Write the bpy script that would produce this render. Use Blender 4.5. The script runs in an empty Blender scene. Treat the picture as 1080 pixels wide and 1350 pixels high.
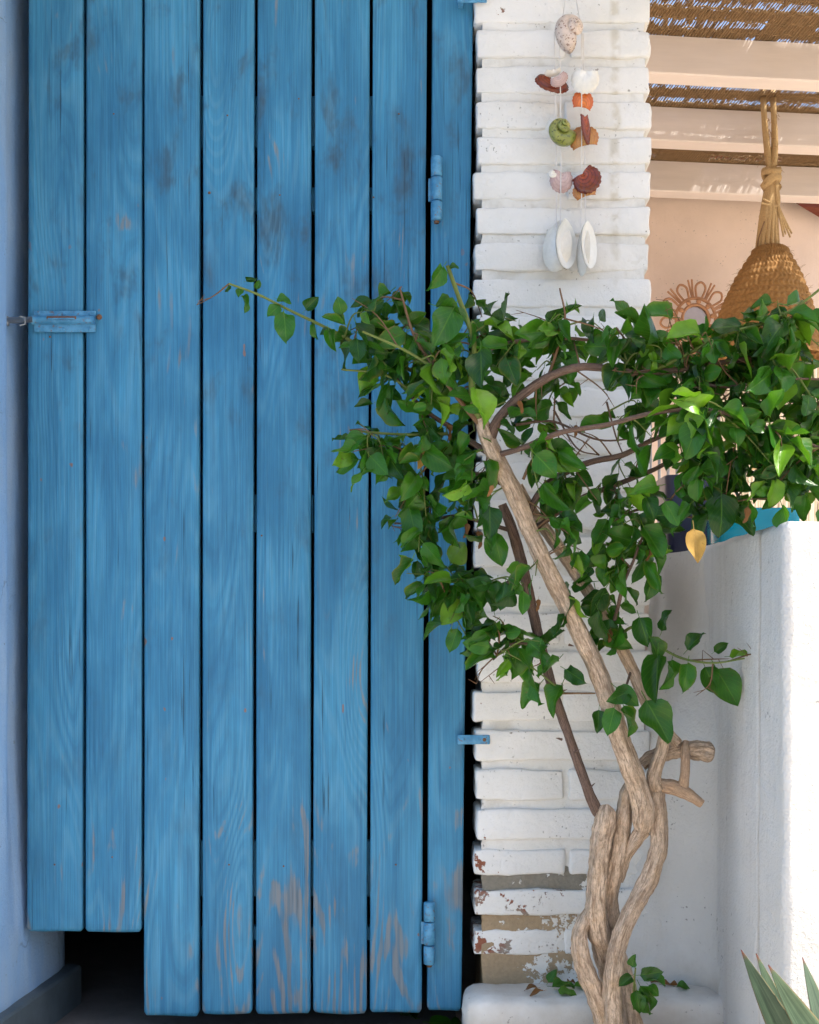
import bpy, bmesh, math, random
import numpy as np
from mathutils import Vector, Matrix, noise as mnoise

random.seed(7)
rng = np.random.default_rng(7)
scene = bpy.context.scene
col = scene.collection

# ------------------------------------------------------------------ camera, sky, sun, exposure
F = 1760.0            # focal length in photo pixels
HOR = 839.0           # horizon row in photo pixels
CAMD = 2.3            # camera to door plane
EYE = 0.70
cam_d = bpy.data.cameras.new("camera")
cam = bpy.data.objects.new("camera", cam_d)
col.objects.link(cam)
cam.location = (0, -CAMD, EYE)
cam.rotation_euler = (math.radians(90), 0, 0)
cam_d.sensor_width = 36.0
cam_d.lens = F / 1350.0 * 36.0
cam_d.shift_y = (HOR - 675.0) / 1350.0
cam_d.clip_start = 0.05
cam_d.clip_end = 600
scene.camera = cam

SUN_DIR = Vector((0.47, -0.19, 0.86)).normalized()      # towards the sun
SUN_EL = math.asin(SUN_DIR.z)
SUN_AZ = math.atan2(SUN_DIR.x, SUN_DIR.y)                # clockwise from +Y
world = bpy.data.worlds.new("World")
scene.world = world
world.use_nodes = True
wn = world.node_tree.nodes
wl = world.node_tree.links
sky = wn.new("ShaderNodeTexSky")
sky.sky_type = 'NISHITA'
sky.sun_disc = False
sky.sun_elevation = SUN_EL
sky.sun_rotation = SUN_AZ
sky.air_density = 1.0
sky.dust_density = 3.0
sky.ozone_density = 1.0
wl.new(sky.outputs[0], wn["Background"].inputs[0])
wn["Background"].inputs[1].default_value = 0.12
sun_d = bpy.data.lights.new("sun", 'SUN')
sun_d.energy = 4.2
sun_d.angle = math.radians(0.53)
sun_d.color = (1.0, 0.93, 0.83)
sun = bpy.data.objects.new("sun", sun_d)
col.objects.link(sun)
sun.rotation_euler = SUN_DIR.to_track_quat('Z', 'Y').to_euler()
sun.location = (3, -3, 6)

scene.view_settings.view_transform = 'Standard'
scene.view_settings.look = 'None'
scene.view_settings.gamma = 1.0
scene.view_settings.use_curve_mapping = False
scene.view_settings.exposure = 1.22
scene.cycles.use_denoising = True
scene.cycles.max_bounces = 6
scene.cycles.diffuse_bounces = 3
scene.cycles.glossy_bounces = 2
scene.cycles.transmission_bounces = 4
scene.cycles.use_adaptive_sampling = True
scene.cycles.adaptive_threshold = 0.04
scene.cycles.transparent_max_bounces = 8
scene.cycles.sample_clamp_indirect = 8.0
scene.cycles.caustics_reflective = False
scene.cycles.caustics_refractive = False


def P(px, py, D):
    """World point seen at photo pixel (px,py) at depth D from the camera."""
    return Vector(((px - 540.0) * D / F, D - CAMD, EYE - (py - HOR) * D / F))


# ------------------------------------------------------------------ object helpers
def tag(o, label=None, cat=None, group=None, kind=None):
    if label: o["label"] = label
    if cat:
        o["category"] = cat
        if not kind: o["kind"] = 'thing'
    if group: o["group"] = group
    if kind: o["kind"] = kind
    return o


def empty(name, loc=(0, 0, 0)):
    o = bpy.data.objects.new(name, None)
    o.location = loc
    o.empty_display_size = 0.05
    col.objects.link(o)
    return o


def link_mesh(name, me, mat, parent=None, loc=None):
    o = bpy.data.objects.new(name, me)
    if mat is not None and not me.materials:
        me.materials.append(mat)
    col.objects.link(o)
    if parent is not None:
        o.parent = parent
        off = Vector(root_offset(parent))
        o.location = (Vector(loc) if loc is not None else Vector((0, 0, 0))) - off
    elif loc is not None:
        o.location = loc
    return o


def root_offset(o):
    v = Vector((0, 0, 0))
    while o is not None:
        v += Vector(o.location)
        o = o.parent
    return v


def rnd0(a, b_): return random.uniform(a, b_)


class MB:
    """collects verts/faces/uvs of one mesh"""
    def __init__(self):
        self.v, self.f, self.uv = [], [], []

    def add(self, vs, fs, uvs=None):
        b = len(self.v)
        self.v.extend([tuple(p) for p in vs])
        self.f.extend([tuple(i + b for i in f) for f in fs])
        if uvs is None:
            uvs = [(0, 0)] * len(vs)
        self.uv.extend(uvs)

    def build(self, name, mat, parent=None, smooth=True, loc=None, weld=None):
        me = bpy.data.meshes.new(name)
        me.from_pydata(self.v, [], self.f)
        uvl = me.uv_layers.new(name="UVMap")
        idx = np.empty(len(me.loops), dtype=np.int32)
        me.loops.foreach_get("vertex_index", idx)
        uva = np.array(self.uv, dtype=np.float32)[idx]
        uvl.data.foreach_set("uv", uva.ravel())
        if weld:
            bm = bmesh.new(); bm.from_mesh(me)
            bmesh.ops.remove_doubles(bm, verts=bm.verts, dist=weld)
            bmesh.ops.recalc_face_normals(bm, faces=bm.faces)
            bm.to_mesh(me); bm.free()
        if smooth:
            me.polygons.foreach_set("use_smooth", [True] * len(me.polygons))
        me.update()
        return link_mesh(name, me, mat, parent, loc)


def box(x0, x1, y0, y1, z0, z1):
    vs = [(x0, y0, z0), (x1, y0, z0), (x1, y1, z0), (x0, y1, z0), (x0, y0, z1), (x1, y0, z1), (x1, y1, z1), (x0, y1, z1)]
    fs = [(0, 3, 2, 1), (4, 5, 6, 7), (0, 1, 5, 4), (1, 2, 6, 5), (2, 3, 7, 6), (3, 0, 4, 7)]
    return vs, fs


def vnoise(p, s, seed=0.0):
    return mnoise.noise(Vector((p[0] * s + seed, p[1] * s + seed * 1.7, p[2] * s - seed * .6)))


def rounded_box(hx, hy, hz, r, nx, ny, nz, amp=0.0, sc=30.0, seed=0.0, lowamp=0.0):
    """list of verts/faces of a box with round edges, faces as grids, displaced by noise; centred"""
    vs, fs = [], []

    def samples(h, n):
        a = np.linspace(-(h - r), h - r, max(n - 1, 2))
        return np.concatenate([[-h, -h + r * .3], a, [h - r * .3, h]])

    sx, sy, sz = samples(hx, nx), samples(hy, ny), samples(hz, nz)
    half = (hx, hy, hz)

    def face(ax, sign, A, B):
        other = [i for i in range(3) if i != ax]
        b = len(vs)
        for a in A:
            for c in B:
                p = [0, 0, 0]
                p[ax] = sign * half[ax]; p[other[0]] = a; p[other[1]] = c
                core = [max(-(half[i] - r), min(half[i] - r, p[i])) for i in range(3)]
                d = Vector([p[i] - core[i] for i in range(3)])
                if d.length > 1e-9:
                    d.normalize()
                q = Vector(core) + d * r
                if amp or lowamp:
                    k = amp * vnoise(q, sc, seed) + lowamp * vnoise(q, sc * .22, seed + 9)
                    nd = d if d.length > 0 else Vector((0, 0, 0))
                    q = q + nd * k
                vs.append(tuple(q))
        nb = len(B)
        for i in range(len(A) - 1):
            for j in range(nb - 1):
                f = (b + i * nb + j, b + (i + 1) * nb + j, b + (i + 1) * nb + j + 1, b + i * nb + j + 1)
                fs.append(f)

    face(0, 1, sy, sz); face(0, -1, sy, sz)
    face(1, 1, sx, sz); face(1, -1, sx, sz)
    face(2, 1, sx, sy); face(2, -1, sx, sy)
    return vs, fs


def catmull(pts, rad, n_per=8):
    pts = [Vector(p) for p in pts]
    out, rr = [], []
    m = len(pts)
    for i in range(m - 1):
        p0 = pts[i - 1] if i > 0 else pts[0] * 2 - pts[1]
        p1, p2 = pts[i], pts[i + 1]
        p3 = pts[i + 2] if i + 2 < m else pts[-1] * 2 - pts[-2]
        for k in range(n_per):
            t = k / n_per
            out.append(0.5 * ((2 * p1) + (p2 - p0) * t + (2 * p0 - 5 * p1 + 4 * p2 - p3) * t * t + (-p0 + 3 * p1 - 3 * p2 + p3) * t ** 3))
            rr.append(rad[i] * (1 - t) + rad[i + 1] * t)
    out.append(pts[-1]); rr.append(rad[-1])
    return out, rr


def tube(path, rad, seg=8, amp=0.0, sc=40.0, seed=0.0, cap=True, ridge=0.0, nridge=5):
    vs, fs, uvs = [], [], []
    n = len(path)
    up = None
    L = 0.0
    for i in range(n):
        t = (path[min(i + 1, n - 1)] - path[max(i - 1, 0)])
        if t.length < 1e-9: t = Vector((0, 0, 1))
        t.normalize()
        if up is None:
            up = Vector((0, -1, 0)) if abs(t.y) < .9 else Vector((1, 0, 0))
        s = t.cross(up)
        if s.length < 1e-6: s = t.orthogonal()
        s.normalize()
        up = s.cross(t).normalized()
        if i > 0: L += (path[i] - path[i - 1]).length
        for j in range(seg + 1):
            a = 2 * math.pi * j / seg
            d = s * math.cos(a) + up * math.sin(a)
            r = rad[i]
            if amp or ridge:
                jj = j % seg
                a2 = 2 * math.pi * jj / seg
                q = path[i] + (s * math.cos(a2) + up * math.sin(a2)) * r
                r = r * (1 + amp * vnoise(q, sc, seed) + amp * .6 * vnoise(q, sc * 2.7, seed + 4) + ridge * math.sin(a2 * nridge + L * 14 + seed))
            vs.append(tuple(path[i] + d * r))
            uvs.append((j / seg, L))
    w = seg + 1
    for i in range(n - 1):
        for j in range(seg):
            fs.append((i * w + j, i * w + j + 1, (i + 1) * w + j + 1, (i + 1) * w + j))
    if cap:
        for i, rev in ((0, True), (n - 1, False)):
            c = len(vs)
            vs.append(tuple(path[i])); uvs.append((.5, 0))
            for j in range(seg):
                a, b = i * w + j, i * w + j + 1
                fs.append((a, c, b) if not rev else (b, c, a))
    return vs, fs, uvs


def spline_tube(pts, rad, seg=8, n_per=8, **k):
    p, r = catmull(pts, rad, n_per)
    return tube(p, r, seg, **k)


# ------------------------------------------------------------------ node helper
class NT:
    def __init__(self, name):
        self.mat = bpy.data.materials.new(name)
        self.mat.use_nodes = True
        self.t = self.mat.node_tree
        self.bsdf = self.t.nodes["Principled BSDF"]
        self.out = self.t.nodes["Material Output"]

    def new(self, typ):
        return self.t.nodes.new(typ)

    def put(self, sock, v):
        if isinstance(v, bpy.types.NodeSocket):
            self.t.links.new(v, sock)
        elif v is not None:
            try:
                sock.default_value = v
            except Exception:
                if len(v) == 3: sock.default_value = (*v, 1.0)
                else: raise

    def m(self, op, a, b=None, c=None, clamp=False):
        n = self.new("ShaderNodeMath"); n.operation = op; n.use_clamp = clamp
        self.put(n.inputs[0], a)
        if b is not None: self.put(n.inputs[1], b)
        if c is not None: self.put(n.inputs[2], c)
        return n.outputs[0]

    def vm(self, op, a, b=None):
        n = self.new("ShaderNodeVectorMath"); n.operation = op
        self.put(n.inputs[0], a)
        if b is not None: self.put(n.inputs[1], b)
        return n.outputs[0]

    def pos(self):
        if not hasattr(self, "_g"): self._g = self.new("ShaderNodeNewGeometry")
        return self._g.outputs["Position"]

    def island(self):
        self.pos(); return self._g.outputs["Random Per Island"]

    def orand(self):
        return self.new("ShaderNodeObjectInfo").outputs["Random"]

    def uv(self):
        n = self.new("ShaderNodeUVMap"); n.uv_map = "UVMap"; return n.outputs[0]

    def prop(self, name):
        n = self.new("ShaderNodeAttribute"); n.attribute_type = 'OBJECT'; n.attribute_name = name
        return n.outputs["Fac"]

    def sep(self, v):
        n = self.new("ShaderNodeSeparateXYZ"); self.put(n.inputs[0], v); return n.outputs

    def comb(self, x, y, z):
        n = self.new("ShaderNodeCombineXYZ")
        for i, q in enumerate((x, y, z)): self.put(n.inputs[i], q)
        return n.outputs[0]

    def noise(self, vec, scale, detail=3.0, rough=.5, dist=0.0):
        n = self.new("ShaderNodeTexNoise")
        self.put(n.inputs["Vector"], vec)
        n.inputs["Scale"].default_value = scale
        n.inputs["Detail"].default_value = detail
        n.inputs["Roughness"].default_value = rough
        n.inputs["Distortion"].default_value = dist
        return n.outputs[0]

    def voro(self, vec, scale, feature='F1'):
        n = self.new("ShaderNodeTexVoronoi"); n.feature = feature
        self.put(n.inputs["Vector"], vec); n.inputs["Scale"].default_value = scale
        return n.outputs["Distance"]

    def ss(self, x, a, b):
        """smoothstep from a to b (a may be above b)"""
        n = self.new("ShaderNodeMapRange"); n.interpolation_type = 'SMOOTHSTEP'
        self.put(n.inputs[0], x)
        if a < b:
            n.inputs[1].default_value, n.inputs[2].default_value = a, b
            n.inputs[3].default_value, n.inputs[4].default_value = 0, 1
        else:
            n.inputs[1].default_value, n.inputs[2].default_value = b, a
            n.inputs[3].default_value, n.inputs[4].default_value = 1, 0
        return n.outputs[0]

    def mix(self, fac, a, b):
        n = self.new("ShaderNodeMix"); n.data_type = 'RGBA'
        self.put(n.inputs[0], fac); self.put(n.inputs[6], a); self.put(n.inputs[7], b)
        return n.outputs[2]

    def scale_col(self, c, f):
        n = self.new("ShaderNodeMix"); n.data_type = 'RGBA'; n.blend_type = 'MULTIPLY'
        n.inputs[0].default_value = 1.0
        self.put(n.inputs[6], c)
        g = self.comb(f, f, f)
        self.put(n.inputs[7], g)
        return n.outputs[2]

    def bump(self, h, strength=.5, dist=.002):
        n = self.new("ShaderNodeBump")
        n.inputs["Strength"].default_value = strength
        n.inputs["Distance"].default_value = dist
        self.put(n.inputs["Height"], h)
        if self.bsdf.inputs["Normal"].is_linked:
            self.put(n.inputs["Normal"], self.bsdf.inputs["Normal"].links[0].from_socket)
        self.put(self.bsdf.inputs["Normal"], n.outputs[0])
        return n.outputs[0]

    def fin(self, color, rough=.6, spec=.4):
        self.put(self.bsdf.inputs["Base Color"], color)
        self.put(self.bsdf.inputs["Roughness"], rough)
        self.bsdf.inputs["Specular IOR Level"].default_value = spec
        return self.mat


def c3(r, g, b): return (r, g, b, 1.0)


# ------------------------------------------------------------------ materials
def mat_plank():
    t = NT("blue_painted_wood")
    r = t.orand()
    off = t.comb(t.m('MULTIPLY', r, 37.0), t.m('MULTIPLY', r, 11.0), t.m('MULTIPLY', r, 53.0))
    p = t.pos()
    v = t.vm('ADD', p, off)
    x, y, z = t.sep(p)
    field = t.noise(t.vm('MULTIPLY', v, (10, 10, 1.0)), 1.0, 1.5, .45)
    kd = t.voro(t.vm('MULTIPLY', v, (5.5, 1.0, 1.3)), 1.0)
    knot = t.ss(kd, .34, .0)
    field = t.m('MULTIPLY_ADD', knot, .30, field)
    rings = t.m('SINE', t.m('MULTIPLY', field, 150.0))
    rings01 = t.m('MULTIPLY_ADD', rings, .5, .5)
    fiber = t.noise(t.vm('MULTIPLY', v, (170, 170, 2.6)), 1.0, 3.0, .6)
    fine = t.noise(t.vm('MULTIPLY', v, (480, 480, 6.0)), 1.0, 3.0, .65)
    streak = t.noise(t.vm('MULTIPLY', v, (45, 45, 2.0)), 1.0, 4.0, .62, .4)
    blotch = t.noise(t.vm('MULTIPLY', v, (9, 9, 3.2)), 1.0, 4.0, .6, .3)
    patch0 = t.noise(t.vm('MULTIPLY', v, (8, 8, 2.4)), 1.0, 2.0, .5)
    smudge_shade = t.noise(t.vm('MULTIPLY', v, (15, 15, 7)), 1.0, 4.0, .65, .2)
    c = t.mix(t.ss(blotch, .28, .74), c3(.030, .162, .308), c3(.059, .272, .462))
    c = t.mix(t.m('MULTIPLY', t.ss(streak, .5, .70), .24), c, c3(.10, .33, .50))
    c = t.mix(t.m('MULTIPLY', t.ss(streak, .46, .34), .45), c, c3(.022, .14, .28))
    dark = t.m('MULTIPLY', t.ss(smudge_shade, .52, .72), t.m('MULTIPLY_ADD', t.ss(z, .4, 1.5), .56, .24))  # grey smudges, stronger higher up to put the eave's shade into the paint
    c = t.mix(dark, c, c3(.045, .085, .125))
    # thin paint over the pale rings of the wood
    c = t.mix(t.m('MULTIPLY', t.m('MULTIPLY', t.ss(rings01, .45, 1.0), t.ss(blotch, .4, .6)), .20), c, c3(.15, .35, .49))
    c = t.mix(t.m('MULTIPLY', t.m('MULTIPLY', t.ss(rings01, .30, .0), t.ss(patch0, .46, .62)), .26), c, c3(.022, .105, .22))
    c = t.mix(t.m('MULTIPLY', t.ss(fiber, .52, .74), .20), c, c3(.02, .11, .22))
    c = t.scale_col(c, t.m('MULTIPLY_ADD', t.ss(fine, .3, .7), .25, .85))
    # black hairline cracks along the grain
    crack = t.noise(t.vm('MULTIPLY', v, (230, 230, 4.5)), 1.0, 2.0, .5)
    cm = t.m('MULTIPLY', t.ss(crack, .655, .70), t.ss(t.noise(t.vm('MULTIPLY', v, (14, 14, 4)), 1.0, 2.0), .50, .60))
    c = t.mix(t.m('MULTIPLY', cm, .55), c, c3(.012, .02, .035))
    # weathered bare wood, mostly low down and along the grain
    wear = t.prop("wear")
    low = t.m('MULTIPLY', t.ss(z, .62, .12), wear)
    patch = t.noise(t.vm('MULTIPLY', v, (17, 17, 6.5)), 1.0, 3.0, .55, .7)
    wv = t.m('ADD', t.m('ADD', patch, t.m('MULTIPLY', rings01, .20)), t.m('MULTIPLY_ADD', low, .235, -.225))
    wv = t.m('ADD', wv, t.m('ADD', t.m('MULTIPLY_ADD', fiber, .18, -.09), t.m('MULTIPLY_ADD', fine, .22, -.11)))
    wv = t.m('ADD', wv, t.m('MULTIPLY', t.m('MULTIPLY', knot, low), .10))
    wm = t.ss(wv, .59, .71)
    tan = t.mix(t.ss(fiber, .35, .65), c3(.17, .15, .125), c3(.32, .245, .17))
    c = t.mix(t.m('MULTIPLY', wm, .56), c, tan)
    # odd chips higher up
    chip = t.m('MULTIPLY', t.ss(t.noise(t.vm('MULTIPLY', v, (60, 60, 34)), 1.0, 1.0), .76, .80), t.ss(z, 1.6, 1.1))
    c = t.mix(t.m('MULTIPLY', chip, .8), c, c3(.24, .12, .07))
    h = t.m('ADD', t.m('MULTIPLY', rings01, .3), t.m('ADD', t.m('ADD', fiber, t.m('MULTIPLY', fine, .8)), t.m('ADD', t.m('MULTIPLY', cm, -1.5), t.m('MULTIPLY', wm, -.7))))
    t.bump(h, .55, .0012)
    rg = t.m('MULTIPLY_ADD', wm, .25, .52)
    return t.fin(c, rg, .3)


def white_wear_mask(t, p, z, x):
    """paint lost near the foot of the pier, most of it on the door side"""
    n1 = t.noise(p, 34.0, 5.0, .62)
    n2 = t.noise(p, 150.0, 3.0, .6)
    low = t.ss(z, .40, .22)
    left = t.ss(x, .33, .10)
    edge = t.m('MULTIPLY', t.ss(x, .165, .12), t.ss(z, .38, .30))
    s = t.m('ADD', t.m('MULTIPLY', n1, .8), t.m('MULTIPLY', n2, .32))
    s = t.m('ADD', s, t.m('MULTIPLY', t.m('MULTIPLY', low, left), .055))
    s = t.m('ADD', s, t.m('MULTIPLY', edge, .105))
    s = t.m('ADD', s, t.m('MULTIPLY', low, .03))
    return s, n1, n2


def white_paint(t, p, x, y, z, base=(.84, .835, .82)):
    soft = t.noise(p, 7.0, 4.0, .6)
    c = t.mix(t.ss(soft, .35, .7), c3(base[0] * .90, base[1] * .90, base[2] * .885), c3(*base))
    # specks of dirt in the pits of the paint
    sp = t.m('MULTIPLY', t.ss(t.noise(p, 210.0, 2.0, .5), .66, .72), t.ss(t.noise(p, 22.0, 2.0), .5, .62))
    c = t.mix(t.m('MULTIPLY', sp, .6), c, c3(.13, .12, .10))
    return c, sp


def mat_brick():
    t = NT("white_painted_brick")
    p = t.pos(); x, y, z = t.sep(p)
    c, sp = white_paint(t, p, x, y, z)
    # rusty drip running down the pier
    wob = t.m('MULTIPLY_ADD', t.noise(t.comb(0, 0, z), 9.0, 2.0), .02, -.01)
    dx = t.m('ABSOLUTE', t.m('SUBTRACT', t.m('ADD', x, wob), .352))
    drip = t.m('MULTIPLY', t.ss(dx, .012, .002), t.m('MULTIPLY', t.ss(z, 1.15, 1.5), t.ss(t.noise(p, 40.0, 3.0), .38, .62)))
    c = t.mix(t.m('MULTIPLY', drip, .42), c, c3(.42, .36, .22))
    s, n1, n2 = white_wear_mask(t, p, z, x)
    wm = t.ss(s, .735, .765)
    red = t.mix(n2, c3(.22, .06, .035), c3(.33, .14, .085))
    under = t.mix(t.ss(t.noise(p, 26.0, 3.0), .42, .55), red, c3(.30, .25, .21))
    under = t.mix(t.m('MULTIPLY', t.ss(x, .15, .12), t.ss(z, .24, .27)), under, red)
    c = t.mix(wm, c, under)
    h = t.m('ADD', t.m('ADD', t.m('MULTIPLY', t.noise(p, 75.0, 6.0, .68), 1.0), t.m('MULTIPLY', wm, -.45)), t.m('MULTIPLY', sp, -.5))
    t.bump(h, .75, .0042)
    return t.fin(c, t.m('MULTIPLY_ADD', wm, .35, .5), .35)


def mat_mortar():
    t = NT("white_painted_mortar")
    p = t.pos(); x, y, z = t.sep(p)
    c, sp = white_paint(t, p, x, y, z, (.80, .79, .76))
    c = t.mix(t.m('MULTIPLY', t.ss(t.noise(p, 16.0, 4.0, .65), .5, .7), .4), c, c3(.46, .42, .35))
    s, n1, n2 = white_wear_mask(t, p, z, x)
    s = t.m('ADD', s, t.m('MULTIPLY', t.m('MULTIPLY', t.ss(z, .312, .30), t.ss(x, .33, .28)), .28))
    s = t.m('ADD', s, t.m('MULTIPLY', t.m('MULTIPLY', t.ss(z, .245, .235), t.ss(x, .16, .24)), -.14))
    wm = t.ss(s, .74, .775)
    tan = t.mix(t.ss(z, .235, .265), c3(.36, .27, .17), c3(.235, .215, .175))
    tan = t.scale_col(tan, t.m('MULTIPLY_ADD', n2, .6, .7))
    c = t.mix(wm, c, tan)
    t.bump(t.m('ADD', t.noise(p, 70.0, 5.0, .65), t.m('MULTIPLY', wm, -.3)), .7, .004)
    return t.fin(c, .8, .25)


def mat_plaster(name, base, grain=1.0, drip=False, dirt=0.0, sky_cast=None, cracks=0.0):
    t = NT(name)
    p = t.pos(); x, y, z = t.sep(p)
    soft = t.noise(p, 5.0, 5.0, .6)
    c = t.mix(t.ss(soft, .3, .7), c3(*[b * .9 for b in base]), c3(*base))
    sp = t.m('MULTIPLY', t.ss(t.noise(p, 120.0, 2.0, .5), .68, .73), t.ss(t.noise(p, 9.0, 2.0), .48, .6))
    c = t.mix(t.m('MULTIPLY', sp, .6), c, c3(.12, .11, .10))
    wp = t.vm('ADD', p, t.vm('MULTIPLY', t.comb(t.noise(p, 9.0, 3.0), t.noise(p, 11.0, 3.0), t.noise(p, 13.0, 3.0)), (.16, .16, .16)))
    ck = t.m('MULTIPLY', t.ss(t.voro(wp, 2.6, 'DISTANCE_TO_EDGE'), .006, .0015), t.m('MULTIPLY', t.ss(t.noise(p, 3.0, 2.0), .52, .60), cracks))
    c = t.mix(t.m('MULTIPLY', ck, .45), c, c3(.16, .15, .14))
    if sky_cast:
        w = t.ss(t.noise(t.vm('MULTIPLY', p, (9, 9, 2.2)), 1.0, 4.0, .6), .42, .62)
        c = t.mix(t.m('MULTIPLY', w, .6), c, c3(*sky_cast))
    if drip:
        wob = t.m('MULTIPLY_ADD', t.noise(t.comb(0, 0, z), 6.0, 2.0), .01, -.005)
        d = t.m('ABSOLUTE', t.m('ADD', t.m('ADD', y, wob), .345))
        dm = t.m('MULTIPLY', t.ss(d, .009, .001), t.m('MULTIPLY_ADD', t.ss(t.noise(t.vm('MULTIPLY', p, (1, 1, .3)), 40.0, 3.0), .35, .65), .6, .4))
        c = t.mix(t.m('MULTIPLY', dm, .5), c, c3(.34, .27, .19))
        st = t.m('MULTIPLY', t.ss(t.noise(t.vm('MULTIPLY', p, (1, 26, 1.2)), 1.0, 4.0, .6), .5, .75), .25)
        c = t.mix(st, c, c3(.5, .47, .43))
    if dirt:
        dm = t.m('MULTIPLY', t.ss(t.m('ADD', z, t.m('MULTIPLY', t.noise(p, 14.0, 4.0, .6), .18)), .26, .12), dirt)
        c = t.mix(dm, c, c3(.34, .27, .19))
    h = t.m('ADD', t.m('ADD', t.noise(p, 120.0, 5.0, .7), t.m('MULTIPLY', ck, -1.0)), t.m('MULTIPLY', t.noise(t.vm('MULTIPLY', p, (1, 1, .5)), 22.0, 4.0, .6, .6), 1.3))
    t.bump(h, .5 * grain, .005)
    return t.fin(c, .72, .3)


def mat_simple(name, color, rough=.6, spec=.4, var=.25, scale=40.0, bump=.2, dist=.001, metal=0.0, stretch=(1, 1, 1)):
    t = NT(name)
    p = t.vm('MULTIPLY', t.pos(), stretch)
    n = t.noise(p, scale, 4.0, .6)
    f = t.m('MULTIPLY_ADD', n, 2 * var, 1 - var)
    c = t.scale_col(c3(*color), f)
    if bump: t.bump(n, bump, dist)
    t.bsdf.inputs["Metallic"].default_value = metal
    return t.fin(c, rough, spec)


def mat_hardware():
    t = NT("blue_painted_steel")
    p = t.pos()
    n = t.noise(p, 60.0, 4.0, .6)
    c = t.mix(t.ss(n, .35, .65), c3(.05, .22, .40), c3(.10, .32, .53))
    wm = t.ss(t.noise(p, 150.0, 4.0, .65), .57, .66)
    c = t.mix(t.m('MULTIPLY', wm, .7), c, c3(.16, .10, .07))
    t.bump(n, .3, .0008)
    return t.fin(c, .45, .4)


def mat_bark(name, light, dark, scale=1.0, ridged=.6):
    t = NT(name)
    u, v, _ = t.sep(t.uv())
    p = t.pos()
    ang = t.m('MULTIPLY', u, 2 * math.pi)
    q = t.comb(t.m('MULTIPLY', t.m('COSINE', ang), 2.6 * scale), t.m('MULTIPLY', t.m('SINE', ang), 2.6 * scale), t.m('MULTIPLY', v, 24.0))
    n1 = t.noise(q, 1.6, 5.0, .65, .5)
    n2 = t.noise(p, 160.0, 4.0, .65)
    n3 = t.noise(p, 16.0, 3.0, .6)
    c = t.mix(t.ss(n1, .34, .58), c3(*dark), c3(*light))
    c = t.mix(t.m('MULTIPLY', t.ss(n3, .48, .3), .5), c, c3(light[0] * .62, light[1] * .58, light[2] * .55))
    c = t.mix(t.m('MULTIPLY', t.ss(n3, .5, .7), .45), c, c3(light[0] * .95, light[1] * .84, light[2] * .68))
    c = t.scale_col(c, t.m('MULTIPLY_ADD', n2, .7, .62))
    fis = t.ss(t.m('ABSOLUTE', t.m('SUBTRACT', t.noise(q, 2.3, 4.0, .6, .8), .5)), .035, .0)
    c = t.mix(t.m('MULTIPLY', fis, .42), c, c3(dark[0] * .45, dark[1] * .42, dark[2] * .4))
    h = t.m('ADD', t.m('ADD', t.m('MULTIPLY', n1, 1.4), t.m('MULTIPLY', n2, .5)), t.m('MULTIPLY', fis, -1.2))
    t.bump(h, ridged, .004)
    return t.fin(c, .85, .2)


def leaf_shader(name, stops, gloss=.30, dry=False):
    t = NT(name)
    uvx, uvy, _ = t.sep(t.uv())
    r = t.m('FRACT', t.m('ADD', t.island(), t.m('MULTIPLY', t.orand(), 7.31)))
    r2 = t.m('FRACT', t.m('MULTIPLY', r, 13.7))
    c = t.mix(t.ss(r, .0, .75), c3(*stops[0]), c3(*stops[1]))
    c = t.mix(t.ss(r, .80, .98), c, c3(*stops[2]))
    p = t.pos()
    n = t.noise(p, 70.0, 3.0, .6)
    c = t.scale_col(c, t.m('MULTIPLY_ADD', n, .7, .65))
    # pale midrib and side veins
    a = t.m('ABSOLUTE', uvx)
    vein = t.m('SINE', t.m('MULTIPLY', t.m('SUBTRACT', uvy, t.m('MULTIPLY', a, .45)), 46.0))
    vm_ = t.m('MAXIMUM', t.ss(a, .07, .015), t.m('MULTIPLY', t.ss(vein, .86, 1.0), .45))
    c = t.mix(t.m('MULTIPLY', vm_, .38), c, c3(stops[2][0] * 1.1, stops[2][1] * 1.05, stops[2][2] * 1.3))
    # yellowing edges on some
    bs_ = t.m('MULTIPLY', t.ss(t.noise(p, 190.0, 2.0), .66, .72), t.ss(r2, .35, .7))
    c = t.mix(t.m('MULTIPLY', bs_, .7), c, c3(.10, .06, .02))
    ed = t.m('MULTIPLY', t.ss(t.m('ADD', a, t.m('MULTIPLY', n, .4)), .9, 1.25), t.ss(r2, .72, .9))
    c = t.mix(t.m('MULTIPLY', ed, .35), c, c3(.30, .24, .04))
    t.bump(t.m('ADD', t.m('MULTIPLY', vm_, -.6), t.m('MULTIPLY', n, .5)), .4, .0012)
    t.fin(c, gloss if not dry else .8, .38 if not dry else .2)
    tr = t.new("ShaderNodeBsdfTranslucent")
    t.put(tr.inputs[0], t.mix(.5, c, c3(stops[2][0], stops[2][1], stops[2][2] * .6)))
    ms = t.new("ShaderNodeMixShader")
    ms.inputs[0].default_value = .30
    t.t.links.new(t.bsdf.outputs[0], ms.inputs[1])
    t.t.links.new(tr.outputs[0], ms.inputs[2])
    t.t.links.new(ms.outputs[0], t.out.inputs[0])
    return t.mat


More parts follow.
